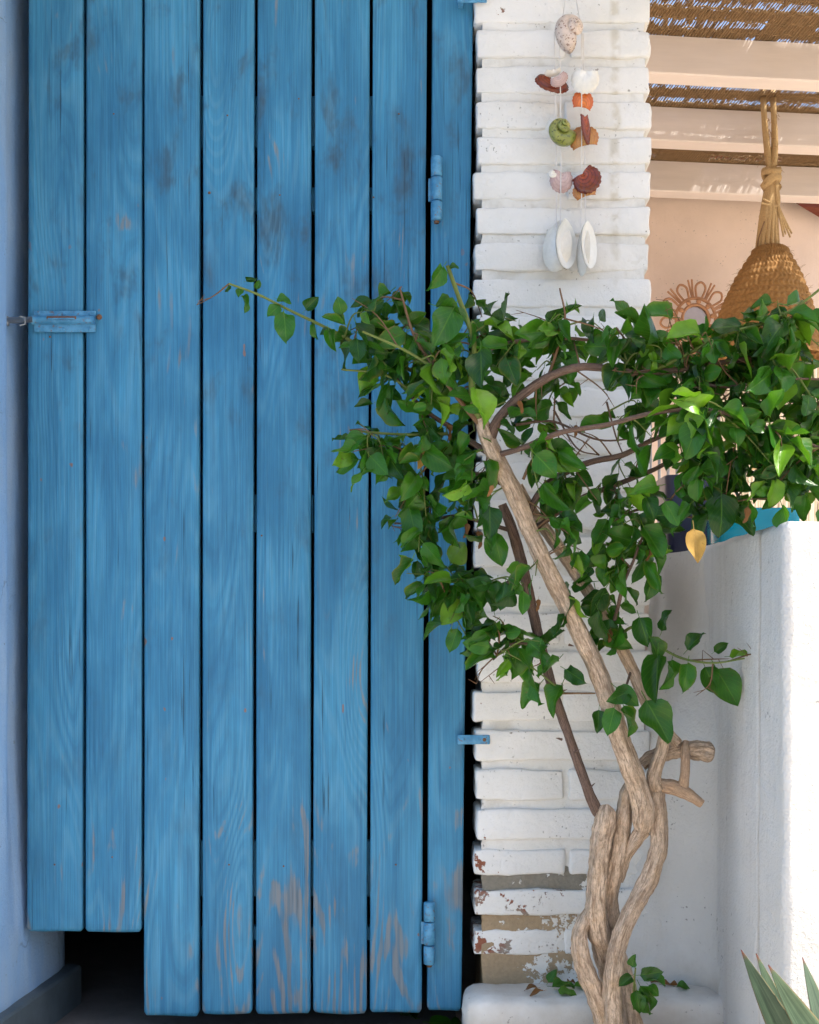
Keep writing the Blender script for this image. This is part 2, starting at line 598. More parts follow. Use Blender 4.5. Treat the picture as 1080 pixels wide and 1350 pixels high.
def mat_shell(name, inner, outer, rough=.3, mott=.8, stripes=0.0, spots=0.0, spotcol=(.25, .12, .07)):
    t = NT(name)
    u, v, _ = t.sep(t.uv())
    p = t.pos()
    c = t.mix(t.ss(v, .1, 1.0), c3(*inner), c3(*outer))
    n = t.noise(p, 130.0, 4.0, .6)
    c = t.scale_col(c, t.m('MULTIPLY_ADD', n, mott, 1 - mott / 2))
    if stripes:
        s = t.m('SINE', t.m('ADD', t.m('MULTIPLY', v, 34.0), t.m('MULTIPLY', n, 5.0)))
        c = t.mix(t.m('MULTIPLY', t.ss(s, .2, .9), stripes), c, c3(*spotcol))
    if spots:
        q = t.ss(t.noise(p, 260.0, 1.0, .4), .58, .64)
        c = t.mix(t.m('MULTIPLY', q, spots), c, c3(*spotcol))
    t.bump(n, .2, .0008)
    t.bsdf.inputs["Coat Weight"].default_value = .15
    t.bsdf.inputs["Coat Roughness"].default_value = .2
    return t.fin(c, rough, .5)


M = {}
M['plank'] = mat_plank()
M['brick'] = mat_brick()
M['mortar'] = mat_mortar()
M['plaster'] = mat_plaster("white_plaster", (.71, .70, .68), 1.5, drip=True)
M['cove'] = mat_plaster("white_cove_plaster", (.70, .685, .655), 1.1, dirt=.5)
M['ledge'] = mat_plaster("white_ledge_plaster", (.79, .78, .75), .5, dirt=.5)
M['leftwall'] = mat_plaster("sky_tinted_plaster", (.31, .47, .70), 1.0, sky_cast=(.18, .38, .70), cracks=1.0)  # blue cast of sky and door bounce put into the wall colour
M['skirt'] = mat_simple("slate_blue_skirting", (.075, .105, .13), .55, .4, .5, 22.0, .3)
M['hardware'] = mat_hardware()
M['rust'] = mat_simple("rusty_steel", (.16, .085, .05), .75, .3, .4, 300.0, .5)
M['steel'] = mat_simple("dull_steel", (.22, .25, .28), .4, .5, .35, 200.0, .3, metal=.5)
M['bark'] = mat_bark("fissured_tan_bark", (.73, .56, .415), (.40, .28, .195), 1.0, .7)
M['bark_young'] = mat_bark("smooth_young_bark", (.20, .135, .105), (.085, .055, .045), 1.2, .4)
M['bark_cut'] = mat_bark("pale_cut_stub", (.58, .41, .285), (.42, .275, .18), .8, .6)
M['twig'] = mat_simple("green_twig", (.13, .17, .04), .6, .3, .4, 60.0, .2)
M['twig_brown'] = mat_simple("brown_twig", (.17, .10, .055), .75, .2, .4, 60.0, .3)
M['leaf'] = leaf_shader("green_leaf", [(.008, .055, .008), (.034, .155, .011), (.15, .33, .020)])
M['leaf_dry'] = leaf_shader("dry_leaf", [(.42, .26, .07), (.48, .30, .09), (.55, .38, .12)], dry=True)
M['leaf_brown'] = leaf_shader("brown_leaf", [(.16, .08, .035), (.24, .12, .05), (.34, .17, .07)], dry=True)
M['beam'] = mat_simple("pink_painted_beam", (.78, .71, .68), .6, .3, .12, 14.0, .25, .002, stretch=(.3, 1, 3))
M['pinkwall'] = mat_plaster("pink_plaster", (.88, .73, .645), .6)
M['reed'] = mat_simple("brown_reed", (.25, .165, .085), .7, .3, .5, 60.0, .2)
M['reed_pale'] = mat_simple("pale_reed", (.80, .72, .58), .7, .3, .2, 60.0, .2)
M['esparto'] = mat_simple("golden_esparto", (.33, .185, .07), .85, .2, .4, 130.0, .6, .002)
M['rope'] = mat_simple("jute_rope", (.50, .35, .18), .85, .2, .35, 220.0, .6, .002)
M['rattan'] = mat_simple("rattan_cane", (.45, .24, .13), .6, .3, .3, 90.0, .3)
M['mirror'] = mat_simple("dull_mirror", (.45, .36, .32), .15, .6, .2, 30.0, 0, metal=.6)
M['terracotta'] = mat_simple("dark_terracotta", (.20, .055, .035), .75, .25, .4, 30.0, .4)
M['navy'] = mat_simple("navy_glazed_clay", (.012, .016, .045), .35, .5, .3, 30.0, .1)
M['soil'] = mat_simple("dark_soil", (.05, .035, .025), .9, .1, .5, 120.0, .8, .004)
M['grey_metal'] = mat_simple("grey_painted_metal", (.30, .31, .33), .45, .4, .15, 40.0, .1)
M['ground'] = mat_simple("pale_paving", (.56, .49, .40), .85, .2, .25, 9.0, .5, .004)
M['land'] = mat_simple("dry_land", (.26, .21, .14), .95, .1, .35, 1.2, .5, .05)
M['floor'] = mat_simple("dark_stone_floor", (.17, .16, .155), .8, .3, .4, 14.0, .6, .004)
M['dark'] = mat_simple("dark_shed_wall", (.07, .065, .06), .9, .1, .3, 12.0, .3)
M['roofslab'] = mat_simple("pale_roof_render", (.62, .59, .55), .85, .2, .15, 8.0, .3)
M['thread'] = mat_simple("nylon_thread", (.72, .70, .68), .5, .4, .1, 200.0, 0)


def mat_agave():
    t = NT("agave_leaf")
    u, v, _ = t.sep(t.uv())
    p = t.pos()
    n = t.noise(p, 40.0, 3.0, .6)
    st = t.noise(t.comb(t.m('MULTIPLY', u, 8), t.m('MULTIPLY', v, 1.2), t.orand()), 1.5, 3.0)
    c = t.mix(t.ss(st, .35, .65), c3(.034, .064, .036), c3(.066, .105, .060))
    c = t.scale_col(c, t.m('MULTIPLY_ADD', n, .5, .75))
    e = t.ss(t.m('ABSOLUTE', t.m('MULTIPLY_ADD', u, 2, -1)), .86, .98)
    c = t.mix(t.m('MULTIPLY', e, .55), c, c3(.22, .14, .06))
    c = t.mix(t.ss(v, .955, 1.0), c, c3(.16, .045, .03))
    t.bump(st, .2, .002)
    return t.fin(c, .5, .35)


M['agave'] = mat_agave()


def mat_glass():
    t = NT("turquoise_glass")
    p = t.pos()
    n = t.noise(p, 30.0, 3.0)
    c = t.mix(n, c3(.0, .42, .60), c3(.02, .62, .78))
    t.bsdf.inputs["Transmission Weight"].default_value = .45
    t.bsdf.inputs["IOR"].default_value = 1.45
    return t.fin(c, .12, .5)


M['glass'] = mat_glass()

# ------------------------------------------------------------------ the setting
def struct(name, vs, fs, mat, smooth=False):
    mb = MB(); mb.add(vs, fs)
    return tag(mb.build(name, mat, None, smooth), kind='structure')


struct('land', *box(-250, 250, -250, 250, -.30, -.02), M['land'])
struct('pavement', *box(-4, 4.5, -7, 3.6, -.10, 0.0), M['ground'])
struct('shed_floor', *box(-1.0, .085, -.02, 1.5, .0005, .004), M['floor'])

# the shed behind the door: side walls, back, ceiling, lintel
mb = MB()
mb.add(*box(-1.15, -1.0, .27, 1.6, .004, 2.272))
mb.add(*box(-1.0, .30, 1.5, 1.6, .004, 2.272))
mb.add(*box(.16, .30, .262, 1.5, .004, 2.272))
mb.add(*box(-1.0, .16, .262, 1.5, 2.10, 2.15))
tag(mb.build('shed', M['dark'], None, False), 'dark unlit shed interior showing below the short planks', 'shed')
lint = MB(); lint.add(*box(-.93, .108, -.005, .26, 2.075, 2.272))
tag(lint.build('lintel_wall', M['ledge'], None, False), kind='structure')

# deep eave over the door and the pier: it holds the wall in shade
ev = MB(); ev.add(*box(-1.3, 3.2, -.72, .33, 2.280, 2.39)); ev.add(*box(-1.3, .41, .33, 1.75, 2.280, 2.39))
tag(ev.build('porch_roof', M['roofslab'], None, False), 'pale rendered porch slab above the blue plank door', 'roof')

# left wall, splayed, running past the door plane towards the camera
def lw_x(y): return -.663 + .108 * y
mb = MB()
ys = np.concatenate([np.linspace(-1.6, -.14, 30), np.linspace(-.12, .05, 30), np.linspace(.06, .262, 14)]); zs = np.linspace(0.002, 2.275, 60)
vs, fs = [], []
for y in ys:
    for z in zs:
        dx = .0035 * vnoise((y, z, 3.3), 5.0) + .0012 * vnoise((y, z, 1.3), 22.0)
        if y > .16: dx -= .02 * ((y - .16) / .1) ** 2
        rec = min(1, max(0, (y + .075) / .065)); rec = rec * rec * (3 - 2 * rec)
        zf = min(1, max(0, (z - .16) / .40)); zf = zf * zf * (3 - 2 * zf)
        dx -= .021 * rec * zf + .003 * rec
        vs.append((lw_x(y) + dx - .003, y, z))
nz = len(zs)
for i in range(len(ys) - 1):
    for j in range(nz - 1):
        fs.append((i * nz + j, (i + 1) * nz + j, (i + 1) * nz + j + 1, i * nz + j + 1))
mb.add(vs, fs)
mb.add(*box(-1.3, -.86, -1.6, .262, .002, 2.275))
mb.add([(lw_x(.262) - .03, .262, .002), (-.87, .262, .002), (-.87, .262, 2.275), (lw_x(.262) - .03, .262, 2.275)], [(0, 1, 2, 3)])
mb.add([(lw_x(-1.6) - .003, -1.6, .002), (-.87, -1.6, .002), (-.87, -1.6, 2.275), (lw_x(-1.6) - .003, -1.6, 2.275)], [(0, 1, 2, 3)])
lwall = tag(mb.build('side_wall', M['leftwall'], None, True), 'blue sky-tinted plastered wall beside the latch edge of the door', 'wall')
# slate skirting along its foot
sk = MB()
n = 24
vs, fs = [], []
for i in range(n + 1):
    y = -1.6 + (1.6 + .236) * i / n
    x = lw_x(y) + .0145 + .002 * vnoise((y, 1, 2), 9)
    h = .076 + .003 * vnoise((y, 5, 2), 7)
    vs += [(x, y, .001), (x, y, h - .004), (x - .004, y, h), (lw_x(y) - .012, y, h + .003), (lw_x(y) - .012, y, .001)]
for i in range(n):
    for j in range(4):
        a = i * 5 + j
        fs.append((a, a + 5, a + 6, a + 1))
fs.append(tuple(range(n * 5, n * 5 + 5)))
sk.add(vs, fs)
sk.build('skirting', M['skirt'], lwall, False)

# ------------------------------------------------------------------ brick pier
pier = empty('brick_pier', (.27, 0, 0))
tag(pier, 'white painted brick pier between the blue door and the patio', 'pier')
rows = []                                # (top px, bottom px) of each course at the pier face
b = 29.5
tops = []
sp = 46.7
bot = b
bl = [b - 46.5 * k for k in range(1, 9)]
while bot < 1292:
    rows.append(bot)
    bot += 46.7 + max(0, (bot - 210)) * .0066
rows = sorted(bl) + rows
DB = 2.29


def zrow(py): return EYE - (py - HOR) * DB / F


PX0, PX1, PXJ = (627 - 540) * DB / F, (858 - 540) * DB / F, (743 - 540) * DB / F
for k, bt in enumerate(rows):
    pitch = 46.7 + max(0, (bt - 210)) * .0066
    hpx = pitch - (11.0 if bt < 900 else 13.0)
    if bt > 1125: hpx, bt = pitch - 20.0, bt - 6.0
    z1, z0 = zrow(bt - hpx), zrow(bt)
    jl = random.uniform(-.004, .004)
    jr = random.uniform(-.002, .0012)
    segs = [(PX0 + jl, PXJ - .004 + random.uniform(-.006, .006)), (None, PX1 + jr)] if k % 2 == 1 else [(PX0 + jl, PX1 + jr)]
    if len(segs) == 2:
        segs[1] = (segs[0][1] + .009, segs[1][1])
    for (xa, xb) in segs:
        w = xb - xa
        vs, fs = rounded_box(w / 2, .058, (z1 - z0) / 2, .0048, 16 if w > .2 else 10, 3, 5, .0028, 60.0, random.uniform(0, 90), .0042)
        mb = MB(); mb.add(vs, fs)
        fy = random.uniform(-.0035, .0025)
        o = mb.build('brick', M['brick'], pier, True, loc=((xa + xb) / 2, .058 - .012 + fy, (z0 + z1) / 2), weld=1e-5)
# mortar and the body of the pier
mb = MB()
nx, nzz = 40, 420
vs, fs = [], []
xs = np.linspace(PX0 + .011, PX1 - .010, nx); zs = np.linspace(.002, 2.272, nzz)
for x in xs:
    for z in zs:
        yy = -.0070 + .0026 * vnoise((x, z, 7.7), 36.0) + .0018 * vnoise((x, z, 2.7), 110.0)
        vs.append((x + .003 * vnoise((x, z, .5), 60.0), yy, z))
for i in range(nx - 1):
    for j in range(nzz - 1):
        fs.append((i * nzz + j, (i + 1) * nzz + j, (i + 1) * nzz + j + 1, i * nzz + j + 1))
mb.add(vs, fs)
bx = box(PX0 + .013, PX1 - .010, .008, .26, .002, 2.272)
mb.add(bx[0], bx[1])
mb.build('mortar', M['mortar'], pier, True)

# plaster cove that runs from the bricks round into the low wall
mb = MB()
vs, fs = [], []
NZ, NS = 60, 26
WX = .511
for i in range(NZ + 1):
    z = .095 + (.853 - .095) * i / NZ
    w = min(1, max(0, (z - .50) / .33)); w = w * w * (3 - 2 * w)
    lo = min(1, max(0, (.52 - z) / .35))
    xs0 = .405 - .055 * lo
    low, high = [], []
    for k in range(NS + 1):
        t = k / NS
        # low: concave fillet
        if t < .4:
            q = t / .4
            low.append((xs0 + (.425 - xs0) * q, -.004 - .012 * math.sin(q * math.pi / 2)))
        else:
            a = (t - .4) / .6 * math.pi / 2
            low.append((.425 + .087 * math.sin(a), -.016 - .09 * (1 - math.cos(a))))
        high.append((.4135 + .0985 * t ** .7, .004 + .44 * math.sin(t * math.pi) ** .8 * (1 - t * .6) if t < .75 else .004 + .44 * math.sin(.75 * math.pi) ** .8 * .55 * (1 - t) / .25))
    for k in range(NS + 1):
        x = low[k][0] * (1 - w) + high[k][0] * w
        y = low[k][1] * (1 - w) + high[k][1] * w * .5
        y += .0022 * vnoise((x, z, 4), 26.0) * (1 if k < NS else 0)
        vs.append((x, y, z))
for i in range(NZ):
    for k in range(NS):
        a = i * (NS + 1) + k
        fs.append((a, a + 1, a + NS + 2, a + NS + 1))
mb.add(vs, fs)
mb.build('plaster_cove', M['cove'], pier, True)

# rounded plaster ledge at the foot
mb = MB()
vs, fs = rounded_box(.228, .072, .0535, .022, 24, 8, 5, .0035, 34.0, 3.0, .007)
mb.add(vs, fs)
tag(mb.build('plaster_ledge', M['ledge'], None, True, loc=(.088 + .228, -.054, .0520), weld=1e-5), 'low rounded white plaster ledge at the foot of the brick pier', 'ledge')

# ------------------------------------------------------------------ low wall on the right
mb = MB()
Y0, Y1, ZT, X1 = -.48, 1.25, .857, .74
ys = np.concatenate([np.linspace(Y0 + .012, .1, 90), np.linspace(.13, Y1, 24)])
zs = np.concatenate([np.linspace(.001, ZT - .010, 120), [ZT - .006, ZT - .002, ZT]])
prof = []          # cross-section walk: front-face -> corner -> side face
vs, fs = [], []
front_x = np.linspace(X1, WX + .014, 14)
corner = [(WX + .012 * (1 - math.sin(a)), Y0 + .012 * (1 - math.cos(a))) for a in np.linspace(0.0, math.pi / 2, 5)]
line = [(x, Y0) for x in front_x] + corner + [(WX, y) for y in ys[1:]]
for (x, y) in line:
    for z in zs:
        side = 1.0 if (x < WX + .001) else 0.0
        groove = .0035 * math.exp(-((y + .345) / .004) ** 2) * side
        nn = .0026 * vnoise((x, y, z), 9.0, 2) + .0011 * vnoise((x, y, z), 42.0, 5)
        zz = z
        inset = 0.006 * max(0, (z - (ZT - .010)) / .010) ** 2
        if y <= Y0 + 1e-6:
            vs.append((x, y + nn + inset, zz))
        else:
            vs.append((x + nn + groove + inset, y, zz + .002 * vnoise((x, y, 0), 14.0) * (z > ZT - .02)))
nz = len(zs)
for i in range(len(line) - 1):
    for j in range(nz - 1):
        fs.append((i * nz + j, i * nz + j + 1, (i + 1) * nz + j + 1, (i + 1) * nz + j))
mb.add(vs, fs)
mb.add([(WX + .005, Y0 + .004, ZT - .001), (X1, Y0 + .004, ZT - .001), (X1, Y1, ZT - .001), (WX + .005, Y1, ZT - .001)], [(0, 1, 2, 3)])
mb.add([(X1, Y0, 0), (X1, Y1, 0), (X1, Y1, ZT - .001), (X1, Y0, ZT - .001)], [(0, 1, 2, 3)])
mb.add([(WX, Y1, 0), (X1, Y1, 0), (X1, Y1, ZT - .001), (WX, Y1, ZT - .001)], [(3, 2, 1, 0)])
tag(mb.build('parapet_wall', M['plaster'], None, True), 'low rough white plaster parapet wall with a sunlit end', 'wall')

# ------------------------------------------------------------------ the patio: side wall, back wall, roof
struct('patio_side_wall', *box(.302, .408, .264, 2.62, .002, 2.272), M['pinkwall'])
A = .115                      # pergola and back wall are turned a little
cA, sA = math.cos(A), math.sin(A)


def pat(u, v, z):
    """patio frame: u along the beams from the pier, v into the depth"""
    return Vector((.30 + u * cA - v * sA, .60 + u * sA + v * cA, z))


def pat_box(u0, u1, v0, v1, z0, z1):
    vs = [pat(u, v, z) for z in (z0, z1) for (u, v) in ((u0, v0), (u1, v0), (u1, v1), (u0, v1))]
    return vs, [(0, 3, 2, 1), (4, 5, 6, 7), (0, 1, 5, 4), (1, 2, 6, 5), (2, 3, 7, 6), (3, 0, 4, 7)]


# depth v of each beam front measured through the photo
def v_of(px, D):
    X = (px - 540) * D / F; Y = D - CAMD
    return -(X - .30) * sA + (Y - .60) * cA


BV = [v_of(860, d) for d in (3.27, 3.79, 4.30, 4.79)]
ZB, ZBT = EYE + 1.598, EYE + 1.706
for i, (v, lab) in enumerate(zip(BV, ('pale pink pergola beam nearest the porch, out of sight above the pier', 'upper of the three pale pink beams under the reed roof',
                                      'middle of the three pale pink beams, where the lamp rope is tied', 'lowest of the three pale pink beams, next to the pink wall'))):
    if i == 0: continue
    mb = MB()
    uu = np.linspace(.1, 1.9, 14)
    w = .075
    prof = [(0, 0.004), (.004, 0), (w - .004, 0), (w, .004), (w, ZBT - ZB), (0, ZBT - ZB)]
    vs, fs = [], []
    for u in uu:
        d = .0025 * vnoise((u, i, 1), 3.0)
        for (a, c) in prof:
            vs.append(pat(u, v + a + d, ZB + c + d + .001))
    k = len(prof)
    for q in range(len(uu) - 1):
        for j in range(k):
            fs.append((q * k + j, q * k + (j + 1) % k, (q + 1) * k + (j + 1) % k, (q + 1) * k + j))
    fs.append(tuple(range(k))); fs.append(tuple(range((len(uu) - 1) * k + k - 1, (len(uu) - 1) * k - 1, -1)))
    mb.add(vs, fs)
    tag(mb.build('pergola_beam', M['beam'], None, False), lab, 'beam', 'pink beams carrying the reed roof')

# back wall with its curved shoulder on the right
VW = v_of(1000, 4.98)
mb = MB()
pts = [(-.05, .002)]
top = []
for u in np.linspace(-.05, 1.9, 60):
    # z of the top: full height until near the shoulder, then falling in a curve
    X = pat(u, VW, 0)
    Dd = X.y + CAMD
    px = 540 + X.x * F / Dd
    if px < 1024: zt = 2.40
    else:
        py = 250 + 36 * ((px - 1024) / 56.0) ** .9
        zt = min(2.40, EYE - (py - HOR) * Dd / F)
    top.append((u, max(zt, 1.2)))
vs, fs = [], []
for (u, zt) in top:
    for z in np.linspace(.002, zt, 30):
        vs.append(pat(u, VW + .004 * vnoise((u, z, 3), 4.0), z))
for i in range(len(top) - 1):
    for j in range(29):
        fs.append((i * 30 + j, (i + 1) * 30 + j, (i + 1) * 30 + j + 1, i * 30 + j + 1))
nb = len(vs)
for (u, zt) in top:
    vs.append(pat(u, VW + .14, .002)); vs.append(pat(u, VW + .14, zt))
for i in range(len(top) - 1):
    fs.append((nb + 2 * i, nb + 2 * i + 1, nb + 2 * i + 3, nb + 2 * i + 2))
    fs.append((i * 30 + 29, (i + 1) * 30 + 29, nb + 2 * (i + 1) + 1, nb + 2 * i + 1))
mb.add(vs, fs)
tag(mb.build('patio_back_wall', M['pinkwall'], None, True), 'pink plastered patio wall with a curved shoulder behind the lamp', 'wall')

# dark timber canopy beyond the shoulder
rf = empty('timber_canopy', pat(1.6, VW + .3, 0))
tag(rf, 'dark red timber canopy behind the curved shoulder of the pink wall', 'canopy')
for k in range(9):
    mb = MB()
    u0 = 1.02 + k * .125
    vs = [pat(u0, VW + .22, 2.62), pat(u0 + .118, VW + .22, 2.62), pat(u0 + .118, VW + 1.5, 2.52), pat(u0, VW + 1.5, 2.52)]
    vs += [v_ + Vector((0, 0, .02)) for v_ in vs]
    mb.add(vs, box(0, 1, 0, 1, 0, 1)[1]); mb.build('board', M['terracotta'], rf, False)
for q in (.45, 1.0):
    mb = MB(); mb.add(*pat_box(1.0, 2.2, VW + q, VW + q + .06, 2.46, 2.515 - q * .01)); mb.build('rafter', M['terracotta'], rf, False)
mb = MB(); mb.add(*pat_box(1.0, 2.2, VW + 1.5, VW + 1.6, .002, 2.6)); mb.build('wall', M['terracotta'], rf, False)

# reed mat over the beams: single reeds along the depth, laced with cross cords
mat_root = empty('reed_mat', pat(.9, 1.2, ZBT))
tag(mat_root, 'brown woven reed mat roofing the patio above the pink beams', 'reed mat')
mb = MB()
u = .10
UR = 1.60
V0, V1 = -.15, BV[3] + .38
while u < UR:
    step = random.uniform(.0078, .0098)
    path, rr = [], []
    v = V0
    ph = random.uniform(-.5, .5)
    lift = random.uniform(0, .002)
    while v < V1:
        band = math.sin(v * 2 * math.pi / .105 + ph + 1.1 * vnoise((u, v, 3), 3.0))
        op = band > .1 and v < BV[3] - .16 and vnoise((u * 2.2, v * 1.6, 8), 2.4) > -.25 and random.random() < .85
        if abs(v - (BV[3] - .055)) < .030: op = vnoise((u, v, 1), 4.0) > -.1 and random.random() < .7
        path.append(pat(u + .0008 * vnoise((u * 30, v, 1), 6.0), v, ZBT + .006 + lift + .003 * vnoise((u, v, 4), 12.0)))
        rr.append(random.uniform(.0013, .0024) if op else random.uniform(.0047, .0054))
        v += .016
    mb.add(*tube(path, rr, 5, cap=False))
    u += step
# loose broken reeds lying on top
for i in range(160):
    u0 = random.uniform(.1, UR); v0 = random.uniform(-.1, BV[3])
    ln = random.uniform(.25, .8)
    p0 = pat(u0, v0, ZBT + .016); p1 = pat(u0 + random.uniform(-.05, .05), v0 + ln, ZBT + .016)
    mb.add(*tube([p0, p1], [.0026, .0026], 4, cap=False))
tag(mb.build('reeds', M['reed'], mat_root, True), kind='stuff')
v = -.10
while v < BV[3] + .3:
    mb = MB()
    for s in (-1, 1):
        path = []
        for i in range(60):
            u = .10 + (UR - .10) * i / 59
            path.append(pat(u, v + .004 * s + .006 * vnoise((u, v, 2), 5.0), ZBT + .007 + s * .0035 * math.cos(i * math.pi)))
        mb.add(*tube(path, [.0028] * 60, 4, cap=False))
    mb.build('lacing_cord', M['reed'], mat_root, True)
    v += random.uniform(.040, .085)

# sunlit reed screen standing in the open part of the patio
scr = empty('reed_screen', pat(1.3, VW - .18, 0))
tag(scr, 'sunlit cream reed screen below the basket lamp', 'screen')
mb = MB()
u = 1.02
while u < 2.0:
    r = random.uniform(.003, .006)
    zt = 1.74 + random.uniform(-.035, .02)
    q = VW - .16 + random.uniform(-.004, .004)
    mb.add(*tube([pat(u, q, .003), pat(u + random.uniform(-.004, .004), q, 1.0), pat(u + random.uniform(-.012, .012), q, zt)], [r, r, r * .8], 5))
    u += r * 1.7
tag(mb.build('reeds', M['reed_pale'], scr, True), kind='stuff')
for z in (.3, .8, 1.3, 1.6):
    mb = MB(); mb.add(*pat_box(1.01, 2.0, VW - .169, VW - .1665, z, z + .006)); mb.build('lacing_cord', M['rope'], scr, False)

# ------------------------------------------------------------------ basket lamp on its rope
LD = 4.22
lamp = empty('basket_lamp', P(1012, 420, LD))
tag(lamp, 'bell shaped woven esparto basket lamp hung by a knotted jute rope', 'lamp')
axis_top, axis_bot = P(1016, 326, LD), P(1006, 478, LD)
prof = [(0.0, .010), (.0, .045), (.03, .052), (.10, .066), (.25, .098), (.45, .128), (.62, .150), (.80, .178), (1.0, .212)]
NA, NL = 276, 190
vs, fs, uvs = [], [], []
for i in range(NL + 1):
    t = i / NL
    for k in range(len(prof) - 1):
        if prof[k][0] <= t <= prof[k + 1][0] and prof[k + 1][0] > prof[k][0]:
            q = (t - prof[k][0]) / (prof[k + 1][0] - prof[k][0])
            R = prof[k][1] * (1 - q) + prof[k + 1][1] * q
    c = axis_top * (1 - t) + axis_bot * t
    rowp = t * 17.0
    fr = rowp - math.floor(rowp)
    for j in range(NA):
        a = 2 * math.pi * j / NA
        ch = abs(fr - .5) * 2
        ph = a * 46 + (1 if int(rowp) % 2 else -1) * ch * 2.2
        dr = .0036 * math.sin(math.pi * fr) + .0030 * math.sin(ph) * math.sin(math.pi * fr)
        dr += .002 * vnoise((math.cos(a) * 3, math.sin(a) * 3, t * 6), 3.0)
        vs.append(c + Vector((math.cos(a), math.sin(a), 0)) * (R + dr)); uvs.append((j / NA, t))
for i in range(NL):
    for j in range(NA):
        fs.append((i * NA + j, i * NA + (j + 1) % NA, (i + 1) * NA + (j + 1) % NA, (i + 1) * NA + j))
mb = MB(); mb.add(vs, fs, uvs)
# crown closing the top
c0 = len(vs)
mb.add([axis_top + Vector((0, 0, .012))] + vs[:NA], [(0, 1 + (j + 1) % NA, 1 + j) for j in range(NA)])
mb.build('shade', M['esparto'], lamp, True)
mb = MB()
for k in range(260):                     # stray fibres
    a = random.uniform(0, 2 * math.pi); i = random.randint(3, NL); j = int(a / (2 * math.pi) * NA) % NA
    p = Vector(vs[i * NA + j]); d = Vector((math.cos(a), math.sin(a), random.uniform(-.8, .8))) * random.uniform(.006, .022)
    mb.add(*tube([p, p + d * .6 + Vector((0, 0, .002)), p + d], [.0006, .0005, .0003], 3, cap=False))
for k in range(150):                     # and off the rope
    q = random.random()
    b_ = P(1017, 140, LD) * (1 - q) + P(1013, 325, LD) * q + Vector((rnd0(-.022, .022), rnd0(-.02, .01), 0))
    d = Vector((rnd0(-1, 1), rnd0(-.6, .6), rnd0(-1.2, .3))) * random.uniform(.008, .026)
    mb.add(*tube([b_, b_ + d * .6, b_ + d + Vector((0, 0, -.004))], [.0009, .0007, .0004], 3, cap=False))
tag(mb.build('stray_fibres', M['esparto'], lamp, True), kind='stuff')
# rope: two strands, a knot, a bundle down to the shade
kn = P(1017, 236, LD)
for dx in (-7, 6):
    mb = MB()
    mb.add(*spline_tube([P(1017 + dx * .9 - 4, 108, LD + .08), P(1017 + dx - 3, 140, LD), P(1017 + dx * .8, 190, LD), kn], [.009, .009, .010, .012], 10, 6, ridge=.18, nridge=3))
    mb.build('rope_strand', M['rope'], lamp, True)
mb = MB()
pth = []
for i in range(40):
    a = i / 39 * 2 * math.pi * 2
    pth.append(kn + Vector((math.cos(a) * .021, math.sin(a) * .021, -.028 + .056 * i / 39 + .008 * math.sin(a * 1.5))))
mb.add(*tube(pth, [.0125] * 40, 8, ridge=.15, nridge=3)); mb.build('knot', M['rope'], lamp, True)
for k in range(14):
    a = k / 14 * 2 * math.pi
    e = P(1012 + 14 * math.cos(a), 328, LD) + Vector((0, math.sin(a) * .03, 0))
    m_ = P(1014 + 9 * math.cos(a), 285, LD) + Vector((0, math.sin(a) * .02, 0))
    mb = MB(); mb.add(*spline_tube([kn + Vector((math.cos(a) * .008, math.sin(a) * .008, 0)), m_, e], [.0095, .0080, .006], 8, 6, ridge=.18, nridge=3))
    mb.build('rope_strand', M['rope'], lamp, True)
for (qx, qy) in ((1042, 313), (1036, 309), (1039, 306), (1044, 308), (1033, 312), (1006, 262), (1004, 268)):
    mb = MB(); mb.add(*spline_tube([kn + Vector((.01, -.015, 0)), P(1026, 270, LD - .02), P(qx, qy, LD - .02)], [.006, .005, .003], 6, 6))
    mb.build('frayed_end', M['rope'], lamp, True)
mb = MB(); mb.add(*spline_tube([P(1008, 292, LD - .03), P(1001, 312, LD - .03), P(998, 328, LD - .01)], [.002, .002, .002], 5, 5))
mb.build('cord', M['twig_brown'], lamp, True)

# ------------------------------------------------------------------ rattan sunburst mirror on the back wall
mc = P(916, 421, 4.84)
mir = empty('rattan_mirror', mc)
tag(mir, 'small round rattan mirror with loops and rays on the pink wall', 'mirror')
MY = pat(0, 0, 0)
ux = Vector((cA, sA, 0)); uz = Vector((0, 0, 1)); nn_ = Vector((sA, -cA, 0))


def mp(r, a, o=0.0): return mc + ux * (.86 * r * math.cos(a)) + uz * (.86 * r * math.sin(a)) + nn_ * o


for (r, rr) in ((.058, .006), (.086, .006)):
    mb = MB(); mb.add(*tube([mp(r, 2 * math.pi * i / 40, .012) for i in range(41)], [rr] * 41, 8, cap=False)); mb.build('ring', M['rattan'], mir, True)
mb = MB(); mb.add([mp(0, 0, .006)] + [mp(.058, 2 * math.pi * i / 40, .006) for i in range(40)], [(0, 1 + i, 1 + (i + 1) % 40) for i in range(40)])
mb.build('glass', M['mirror'], mir, False)
for k in range(10):
    a = 2 * math.pi * (k + .25) / 10
    mb = MB()
    mb.add(*spline_tube([mp(.086, a - .13, .012), mp(.135, a - .16, .012), mp(.155, a, .012), mp(.135, a + .16, .012), mp(.086, a + .13, .012)], [.0042] * 5, 7, 6))
    mb.build('loop', M['rattan'], mir, True)
    mb = MB(); a2 = a + math.pi / 10
    for s in (-.05, .05):
        mb.add(*tube([mp(.086, a2 + s * .4, .012), mp(.165, a2 + s, .012)], [.004, .0035], 6))
    mb.build('ray', M['rattan'], mir, True)
    vs, fs = rounded_box(.009, .009, .009, .008, 3, 3, 3)
    mb = MB(); mb.add(vs, fs); mb.build('bead', M['rattan'], mir, True, loc=mp(.072, a, .016), weld=1e-5)

